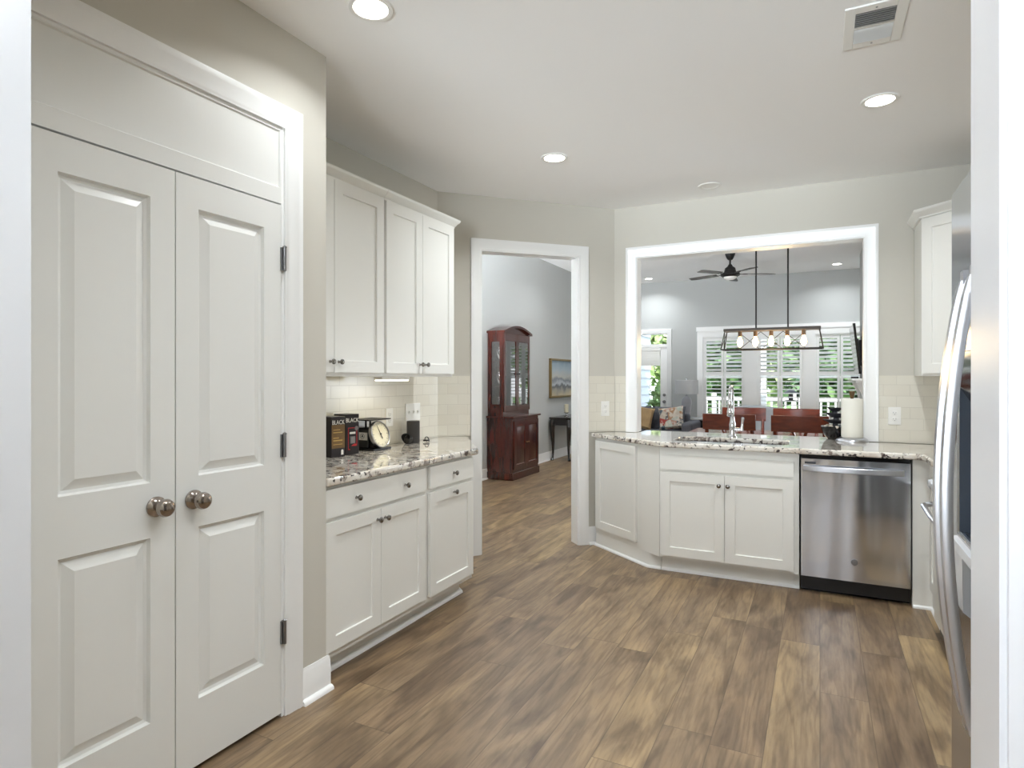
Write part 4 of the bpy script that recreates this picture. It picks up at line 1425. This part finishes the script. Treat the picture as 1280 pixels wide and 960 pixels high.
# china cabinet against the grey wall
t = thing('china_cabinet', 'tall cherry china cabinet with arched top and glass doors', 'china cabinet', (-3.615, 7.215, 0), R(90))
CW, CD = .83, .38
m = MB().box(0, CW, 0, CD, .09, .82).box(-.015, CW + .015, -.015, CD, 0, .1)
m.build('lower_body', M['cherry'], t, .006)
for x0, x1, kx in ((.03, CW / 2 - .002, CW / 2 - .025), (CW / 2 + .002, CW - .03, CW / 2 + .025)):
    d = MB().slab(x1 - x0, .64, .018, [(.06, x1 - x0 - .06, .06, .58)], [(0, 0), (.01, .008), (.015, .008), (.035, .002)], x0=x0, z0=.14, y0=-.018).build('door', M['cherry'], t, .002)
    MB().lathe([(.006, 0), (.006, .012), (.012, .02), (.008, .026)], (kx, -.018, .48), (0, -1, 0), 12).build('knob', M['gilt'], d)
MB().box(-.03, CW + .03, -.03, CD, .82, .845).build('waist_top', M['cherry'], t, .006)
u0, u1, uy = .02, CW - .0, .15           # upper case
m = MB()
m.box(u0, u1, CD - .015, CD, .845, 1.96).box(u0, u1, uy, CD - .015, .845, .9).box(u0, u1, uy, CD - .015, 1.92, 1.96)
for x in (u0, u1 - .022):   # side frames around side glass
    m.box(x, x + .022, uy, uy + .05, .9, 1.92).box(x, x + .022, CD - .055, CD - .015, .9, 1.92).box(x, x + .022, uy + .05, CD - .055, .9, 1.0).box(x, x + .022, uy + .05, CD - .055, 1.84, 1.92)
m.build('upper_case', M['cherry'], t)
m = MB()
n = 16
arch = [(u0 - .03 + (u1 - u0 + .06) * k / n, 1.985 + .085 * math.sin(PI * k / n)) for k in range(n + 1)]
low = [(x, z - .03) for x, z in arch][::-1]
m.yprism(arch + low, uy - .045, CD)
m.yprism([(u0, 1.95), (u1, 1.95)] + [(x, z) for x, z in low if u0 <= x <= u1], uy - .0, uy + .02)
m.build('arched_cornice', M['cherry'], t)
mid = (u0 + u1) / 2
for x0, x1, kx in ((u0 + .004, mid - .002, mid - .02), (mid + .002, u1 - .004, mid + .02)):
    d = MB()
    d.box(x0, x0 + .045, uy - .02, uy, .9, 1.955).box(x1 - .045, x1, uy - .02, uy, .9, 1.955).box(x0 + .045, x1 - .045, uy - .02, uy, .9, .98).box(x0 + .045, x1 - .045, uy - .02, uy, 1.85, 1.955)
    d = d.build('glass_door', M['cherry'], t, .003)
    MB().box(x0 + .045, x1 - .045, uy - .012, uy - .008, .98, 1.85).build('pane', M['cabglass'], d)
    MB().lathe([(.007, 0), (.007, .014), (.015, .022), (.01, .03)], (kx, uy - .02, 1.41), (0, -1, 0), 12).build('knob', M['black'], d)
for x in (u0 + .009, u1 - .013):
    MB().box(x, x + .004, uy + .05, CD - .055, 1.0, 1.84).build('side_pane', M['cabglass'], t)
for z in (1.23, 1.57):
    MB().box(u0 + .022, u1 - .022, uy + .004, CD - .016, z, z + .012).build('shelf', M['cherry'], t)


def hutch_pt(x, y, z):
    return (-3.615 - y, 7.215 + x, z)


k = 0
names = ['white plate leaning on the upper china cabinet shelf', 'white plate leaning on the middle china cabinet shelf', 'white plate leaning at the bottom of the china cabinet']
for z in (1.582, 1.242, .9005):
    pl = thing('plate', names[k], 'plate', hutch_pt(.26, .30, z), R(90), 'plates in the china cabinet')
    MB().lathe([(.03, .006), (.06, .002), (.1, -.006), (.1, -.01), (.055, -.003), (.03, .0)], (0, 0, .1), (0, -1, .22), 28).build('dish', M['white'], pl)
    k += 1
names = ['clear goblet on the upper china cabinet shelf', 'clear goblet on the middle china cabinet shelf', 'clear goblet at the bottom of the china cabinet']
k = 0
for z in (1.582, 1.242, .9005):
    g_ = thing('goblet', names[k], 'glass', hutch_pt(.115, .245, z), 0, 'goblets in the china cabinet')
    MB().lathe([(.032, 0), (.03, .004), (.006, .01), (.005, .07), (.03, .1), (.036, .14), (.033, .18), (.031, .18), (.033, .14), (.026, .104), (.001, .085)], seg=16).build('glass_body', M['cabglass'], g_)
    k += 1
names = ['dark lidded tureen on the upper china cabinet shelf', 'silver lidded tureen on the middle china cabinet shelf', 'dark lidded tureen at the bottom of the china cabinet']
k = 0
for z in (1.582, 1.242, .9005):
    g_ = thing('tureen', names[k], 'dish', hutch_pt(.58, .262, z), 0, 'tureens in the china cabinet')
    MB().lathe([(.04, 0), (.045, .01), (.075, .04), (.085, .08), (.082, .09)], seg=22).build('bowl', M['chrome'] if k == 1 else M['stone'], g_)
    MB().lathe([(.086, .09), (.07, .115), (.02, .132), (.008, .138), (.014, .152), (.004, .16)], seg=22).build('lid', M['chrome'] if k == 1 else M['stone'], g_)
    k += 1

# console table with cabriole legs
t = thing('console_table', 'black console table with curved cabriole legs against grey wall', 'table', (-3.62, 9.30, 0), R(90))
TW, TD = 1.05, .36
MB().prism(rrect(-.02, TW + .02, -.02, TD, .02), .685, .71).build('tabletop', M['ebony'], t, .006)
m = MB()
n = 16
ap = [(.03 + (TW - .06) * k / n, .555 + .06 * math.sin(PI * k / n) ** .6) for k in range(n + 1)]
m.yprism([(.03, .685)] + ap + [(TW - .03, .685)], .01, .03).box(.01, .03, .03, TD - .02, .58, .685).box(TW - .03, TW - .01, .03, TD - .02, .58, .685).box(.03, TW - .03, TD - .03, TD - .01, .6, .685)
m.build('apron', M['ebony'], t)
for x in (.04, TW - .04):
    for y in (.035, TD - .045):
        sx = -1 if x < .5 else 1
        sy = -1 if y < .1 else .2
        MB().tube([(x, y, .68), (x + sx * .022, y + sy * .02, .6), (x + sx * .012, y + sy * .012, .48), (x - sx * .008, y - sy * .004, .3), (x - sx * .012, y - sy * .004, .15), (x + sx * .004, y + sy * .006, .05), (x + sx * .022, y + sy * .02, .018), (x + sx * .024, y + sy * .02, 0)], [.042, .048, .04, .028, .02, .018, .028, .026], 8).build('leg', M['ebony'], t)
t = thing('candle_holder', 'cream pillar candle on clear glass stand on console table', 'candle', (-3.8, 9.61, .71), 0)
MB().lathe([(.045, 0), (.04, .008), (.012, .02), (.014, .05), (.038, .062), (.042, .068)], seg=18).build('stand', M['cabglass'], t)
MB().lathe([(.033, .068), (.035, .07), (.035, .20), (.03, .205)], seg=18).build('candle', M['candle'], t)
# framed painting
t = thing('framed_painting', 'framed abstract seascape in a gilt frame above the console table', 'painting', (XD, 9.33, 1.02), R(90))
PWD, PHT = 1.03, .66
m = MB()
for a, b, c, d in ((0, PWD, 0, .035), (0, PWD, PHT - .035, PHT), (0, .035, .035, PHT - .035), (PWD - .035, PWD, .035, PHT - .035)):
    m.box(a, b, -.045, 0, c, d)
m.build('frame', M['gilt'], t, .006)
MB().box(.035, PWD - .035, -.02, -.012, .035, PHT - .035).build('canvas', M['painting'], t)

# ================================================================== LIVING ROOM
# ceiling fan
t = thing('ceiling_fan', 'dark ceiling fan with five blades and a light bowl', 'fan', (-1.23, 9.9, GH), R(20))
MB().lathe([(.075, 0), (.072, -.02), (.05, -.075), (.03, -.1), (.0, -.102)], seg=24).build('canopy', M['iron'], t)
MB().cyl((0, 0, -.09), (0, 0, -.2), .014).build('downrod', M['iron'], t)
MB().lathe([(.025, -.17), (.04, -.2), (.075, -.225), (.085, -.27), (.09, -.29), (.14, -.305), (.145, -.335), (.11, -.36), (.0, -.362)], seg=28).build('motor', M['iron'], t)
MB().lathe([(.095, -.36), (.085, -.385), (.05, -.402), (.0, -.408)], seg=24).build('light_bowl', M['offlamp'], t)
for k in range(5):
    a = 2 * PI * k / 5
    m = MB().at((0, 0, -.315), (0, 0, a))
    v = []
    for x, w, dz in ((.2, .045, 0), (.32, .06, -.004), (.5, .066, -.008), (.62, .066, -.012), (.655, .045, -.013)):
        for s, zz in ((-1, -.012), (1, .012)):
            v += [(x, s * w, dz + zz * .6 - .003), (x, s * w, dz + zz * .6 + .003)]
    f = []
    for i in range(4):
        b_ = i * 4
        f += [(b_, b_ + 4, b_ + 6, b_ + 2), (b_ + 1, b_ + 3, b_ + 7, b_ + 5), (b_, b_ + 1, b_ + 5, b_ + 4), (b_ + 2, b_ + 6, b_ + 7, b_ + 3)]
    f += [(0, 2, 3, 1), (16, 17, 19, 18)]
    m.add(v, f)
    bl = m.build('blade', M['ironwood'], t)
    MB().at((0, 0, -.318), (0, 0, a)).box(.11, .26, -.018, .018, -.006, .0).build('blade_iron', M['iron'], bl)

# television on wall bracket
t = thing('television', 'flat black television tilted forward on a wall bracket', 'television', (.50, 10.1, 1.40), R(-90))
rot = MB().at((0, 0, 0), (R(6), 0, 0))
rot.box(-.6, .6, -.03, .0, .01, .70).build('screen_panel', M['blackgl'], t, .004)
MB().at((0, 0, 0), (R(6), 0, 0)).box(-.35, .35, 0, .03, .12, .5).build('rear_housing', M['black'], t, .004)
MB().box(-.2, .2, .035, .049, .12, .55).box(-.03, .03, .0, .04, .2, .5).build('bracket', M['iron'], t)
t = thing('mantel_shelf', 'white mantel shelf on curved corbels under the television', 'shelf', (.55, 10.25, 0), R(-90))
MB().box(-.75, .75, -.165, 0, 1.315, 1.345).box(-.72, .72, -.12, 0, 1.285, 1.315).build('shelf_board', M['trim'], t, .004)
for x in (-.6, .56):
    n = 8
    pr = [(0, 1.285), (-.1, 1.285)] + [(-.1 + .07 * math.sin(R(90 * k / n)), 1.26 - .2 * (k / n)) for k in range(n + 1)] + [(0, 1.04)]
    MB().xprism(pr, x - .05, x + .05).build('corbel', M['trim'], t)
t = thing('cable_box', 'flat black box on the far end of the mantel', 'box', (.47, 10.72, 1.345), R(-90))
MB().box(-.12, .12, -.05, .05, 0, .03).build('shell', M['black'], t, .003)
MB().box(-.1, .1, -.0508, -.05, .008, .022).build('front_panel', M['blackgl'], t)

# sofa and cushions
t = thing('sofa', 'charcoal sofa with rounded back cushions near the patio door', 'sofa', (-3.05, 11.0, 0), 0)
MB().box(-.95, .95, -.45, .42, .1, .36).build('base', M['sofa'], t, .03, seg=3)
MB().box(-.95, .95, .22, .44, .40, .72).build('back_frame', M['sofa'], t, .05, seg=3)
for s in (-1, 1):
    MB().box(s * .95 - (.0 if s > 0 else .18), s * .95 + (.18 if s > 0 else 0), -.45, .44, .1, .6).build('arm', M['sofa'], t, .05, seg=3)


def cushion(mb, w, h, d, puff=.35):
    n = 10
    v, f = [], []
    for sgn in (1, -1):
        b = len(v)
        for i in range(n + 1):
            for j in range(n + 1):
                x, z = -1 + 2 * i / n, -1 + 2 * j / n
                th = ((1 - x ** 4) * (1 - z ** 4)) ** puff
                sx = 1 - .06 * (1 - abs(x)) * z * z * 0
                pin = 1 - .07 * (1 - z * z)
                pin2 = 1 - .07 * (1 - x * x)
                v.append((x * w / 2 * (pin if abs(x) > .99 else 1) * sx, sgn * d / 2 * th, z * h / 2 * (pin2 if abs(z) > .99 else 1)))
        for i in range(n):
            for j in range(n):
                q = b + i * (n + 1) + j
                f.append((q, q + n + 1, q + n + 2, q + 1) if sgn < 0 else (q, q + 1, q + n + 2, q + n + 1))
    return mb.add(v, f)


for x in (-.62, 0, .62):
    cushion(MB().at((x, .1, .62), (R(-12), 0, 0)), .6, .46, .2).build('back_cushion', M['sofa'], t, weld=True)
    MB().box(x - .305, x + .305, -.45, .2, .36, .445).build('seat_cushion', M['sofa'], t, .035, seg=3)


def pillow(name, label, loc, rot, w, h, d, mm):
    o = cushion(MB(), w, h, d).build(name, M[mm], None, weld=True)
    o.location, o.rotation_euler = loc, rot
    return tag(o, label, 'pillow')


pillow('throw_pillow', 'tan square throw pillow leaning on the charcoal sofa', (-2.84, 10.77, .655), (R(-14), R(10), R(8)), .42, .40, .14, 'tan')
pillow('throw_pillow', 'multicoloured floral throw pillow at the sofa arm', (-2.31, 10.76, .655), (R(-14), R(-8), R(-8)), .45, .40, .15, 'floral')

# end table with lamp
t = thing('end_table', 'dark navy end table below the grey lamp', 'table', (-2.02, 11.8, 0), 0)
MB().box(-.34, .34, -.26, .26, .585, .61).build('tabletop', M['ltgrey'], t, .004)
MB().box(-.32, .32, -.24, .24, 0, .585).build('cabinet', M['navy'], t, .004)
for z in (.08, .33):
    d = MB().slab(.6, .235, .015, [], x0=-.3, z0=z, y0=-.255).build('drawer', M['navy'], t, .003)
    MB().lathe([(.006, 0), (.006, .012), (.012, .018), (.008, .024)], (0, -.255, z + .12), (0, -1, 0), 12).build('knob', M['hinge'], d)
t = thing('table_lamp', 'grey ceramic lamp with wide drum shade on end table', 'lamp', (-2.235, 11.75, .61), 0)
MB().lathe([(.06, 0), (.06, .012), (.05, .02), (.062, .05), (.085, .18), (.098, .28), (.085, .35), (.05, .39), (.025, .405), (.025, .42), (.01, .425), (.01, .46)], seg=24).build('base', M['ceramic'], t)
MB().lathe([(.205, .445), (.21, .45), (.21, .70), (.205, .705), (.202, .70), (.202, .45)], seg=32, caps=False).build('lamp_shade', M['shade'], t)
MB().cyl((0, 0, .45), (0, 0, .72), .006).lathe([(.01, .72), (.012, .73), (.004, .742)]).box(-.203, .203, -.002, .002, .69, .693).build('harp', M['chrome'], t)

# grey armchair beyond the table
t = thing('armchair', 'pale grey upholstered armchair beyond the dining chairs', 'armchair', (-.86, 9.3, 0), R(180))
MB().box(-.36, .36, -.36, .36, .12, .42).build('base', M['greyfab'], t, .03, seg=3)
m = MB()
n = 12
v = []
for k in range(n + 1):
    x = -.32 + .64 * k / n
    z1 = .93 + .03 * math.sin(PI * k / n)
    for y, z in ((-.2, .4), (-.26, z1 - .03), (-.32, z1), (-.4, z1 - .03), (-.38, .3)):
        v.append((x, y, z))
f = [(i * 5 + k, i * 5 + 5 + k, i * 5 + 5 + (k + 1) % 5, i * 5 + (k + 1) % 5) for i in range(n) for k in range(5)] + [(4, 3, 2, 1, 0), tuple(n * 5 + k for k in range(5))]
m.add(v, f).build('backrest', M['greyfab'], t, .02, seg=2)
for s in (-1, 1):
    MB().box(min(s * .28, s * .4), max(s * .28, s * .4), -.3, .38, .12, .62).build('arm', M['greyfab'], t, .04, seg=3)
MB().box(-.28, .28, -.22, .38, .42, .52).build('seat_cushion', M['greyfab'], t, .035, seg=3)
for sx in (-1, 1):
    for sy in (-1, 1):
        MB().cyl((sx * .3, sy * .3, 0), (sx * .3, sy * .3, .13), .018, .026, 8).build('leg', M['ebony'], t)


# ================================================================== OUTSIDE
struct('ground', MB().box(-30, 26, 12.4, 60, -.7, -.6), M['lawn'], 'green lawn beyond the house', 'ground')
struct('deck', MB().box(-6.2, 5, 12.42, 16.1, -.14, -.04), M['deck'], 'weathered deck outside the living room windows', 'deck')
m = MB().box(-3.98, -3.80, 12.42, 15.25, -.04, 3.2)
for k in range(16):
    m.add([(-3.80, y, .2 * k - .04) for y in (12.42, 15.25)] + [(-3.765, y, .2 * k - .04) for y in (12.42, 15.25)] + [(-3.795, y, .2 * k + .16) for y in (12.42, 15.25)], [(0, 1, 3, 2), (2, 3, 5, 4), (0, 2, 4), (1, 5, 3)])
struct('wall_siding', m, M['siding'], 'pale lap siding of the porch wall seen through the patio door', 'wall')
t = thing('deck_railing', 'white deck railing outside the shuttered windows', 'railing', (0, 15.9, -.04), 0)
MB().box(-6, 5, -.04, .04, .86, .92).box(-6, 5, -.02, .02, .08, .13).build('rails', M['trim'], t)
for k in range(7):
    MB().box(-6 + 1.8 * k, -5.9 + 1.8 * k, -.05, .05, 0, 1.02).build('post', M['trim'], t)
m = MB()
for k in range(72):
    m.box(-5.85 + .15 * k, -5.81 + .15 * k, -.015, .015, .13, .86)
m.build('balusters', M['trim'], t, kind='stuff')
t = thing('porch_post', 'square white porch post behind the middle window', 'post', (-1.19, 15.2, -.04), 0)
MB().box(-.09, .09, -.09, .09, 0, 3.4).build('shaft', M['trim'], t)
MB().box(-.13, .13, -.13, .13, 0, .2).box(-.12, .12, -.12, .12, 3.1, 3.25).build('collars', M['trim'], t)


def foliage(name, label, loc, trunk_h, rad, n, leaf, mm, seed, group, cat='tree', trunk_r=.12):
    rnd = random.Random(seed)
    t = thing(name, label, cat, loc, 0, group)
    m = MB()
    tops = []
    m.tube([(0, 0, 0), (.05, 0, trunk_h * .5), (.0, .05, trunk_h + rad[2] * .8)], [trunk_r, trunk_r * .8, trunk_r * .4], 8)
    for k in range(5):
        a = k * 1.26 + rnd.random()
        m.tube([(0, 0, trunk_h * .8), (rad[0] * .35 * math.cos(a), rad[1] * .35 * math.sin(a), trunk_h + rad[2] * .6), (rad[0] * .7 * math.cos(a), rad[1] * .7 * math.sin(a), trunk_h + rad[2] * (.8 + .5 * rnd.random()))], [trunk_r * .5, trunk_r * .35, trunk_r * .15], 6)
    m.build('trunk', M['bark'], t)
    V, F = [], []
    clumps = []
    for _ in range(26):
        while True:
            p = Vector((rnd.uniform(-1, 1), rnd.uniform(-1, 1), rnd.uniform(-1, 1)))
            if .35 < p.length < 1:
                break
        clumps.append(p * .8)
    for i in range(n):
        c = clumps[i % 26]
        p = c + Vector((rnd.gauss(0, .17), rnd.gauss(0, .17), rnd.gauss(0, .15)))
        p = Vector((p.x * rad[0], p.y * rad[1], p.z * rad[2] + trunk_h + rad[2]))
        d1 = Vector((rnd.gauss(0, 1), rnd.gauss(0, 1), rnd.gauss(-.2, .7))).normalized()
        d2 = d1.cross(Vector((rnd.gauss(0, 1), rnd.gauss(0, 1), rnd.gauss(0, 1)))).normalized()
        s = leaf * rnd.uniform(.6, 1.3)
        b = len(V)
        V += [tuple(p - d1 * s), tuple(p + d2 * s * .45), tuple(p + d1 * s), tuple(p - d2 * s * .45)]
        F.append((b, b + 1, b + 2, b + 3))
    o = MB()
    o.V, o.F = V, F
    o.build('foliage', M[mm], t)
    return t


TR = [(-6.6, 20, .8, (1.6, 1.4, 2.0), 'leaf1'), (-3.05, 20.5, .7, (1.55, 1.4, 2.0), 'leaf2'), (.45, 20, .5, (1.5, 1.4, 1.7), 'leaf2'),
      (-9.6, 25, 1.0, (2.0, 1.8, 3.0), 'leaf3'), (-5.1, 25.5, 1.0, (2.1, 1.8, 3.0), 'leaf3'), (-.9, 25, 1.2, (1.9, 1.7, 3.0), 'leaf3'), (3.1, 25, 1.0, (1.9, 1.7, 3.0), 'leaf1'),
      (-11.2, 31, 1.4, (2.6, 2, 4.2), 'leaf1'), (-5.4, 31.5, 1.4, (2.7, 2, 4.4), 'leaf3'), (.5, 31, 1.4, (2.7, 2, 4.4), 'leaf1')]
TL = ['round light green tree nearest the deck, left of the others', 'dark tree near the deck behind the window beside the lamp', 'dark low tree near the deck behind the window nearest the television',
      'pale tree of the second row, far left past the patio door', 'pale tree of the second row behind the porch siding', 'tall pale tree of the second row behind the middle window', 'green tree of the second row, far right beyond the deck',
      'tall green tree at the back, far left', 'tall pale tree at the back, seen through the patio door', 'tall green tree at the back behind the middle window']
for i, (x, y, th_, rad, mm) in enumerate(TR):
    foliage('garden_tree', TL[i], (x, y, -.6), th_, rad, 3000, .24, mm, 11 + i, 'trees beyond the deck')
t = foliage('potted_plant', 'leafy green potted plant on the deck by the patio door', (-3.14, 13.25, .33), .02, (.3, .3, .45), 420, .09, 'leaf1', 77, None, 'plant', .015)
MB().lathe([(.13, -.37), (.17, -.1), (.185, -.02), (.19, .02), (.17, .02), (.16, -.03), (.0, -.03)], seg=20).build('pot', M['stone'], t)
t = thing('bird_feeder', 'dark bird feeder on a hooked pole outside the middle window', 'bird feeder', (-.45, 15.3, -.04), 0)
MB().tube([(0, 0, 0), (0, 0, 1.05), (-.03, 0, 1.17), (-.09, 0, 1.2), (-.14, 0, 1.16)], .012, 6).build('pole', M['iron'], t)
MB().lathe([(.0, 1.16), (.02, 1.15), (.16, 1.06), (.16, 1.05), (.05, 1.05), (.05, .9), (.13, .89), (.13, .87), (.0, .87)], (-.14, 0, 0), seg=16, caps=False).build('feeder', M['iron'], t)
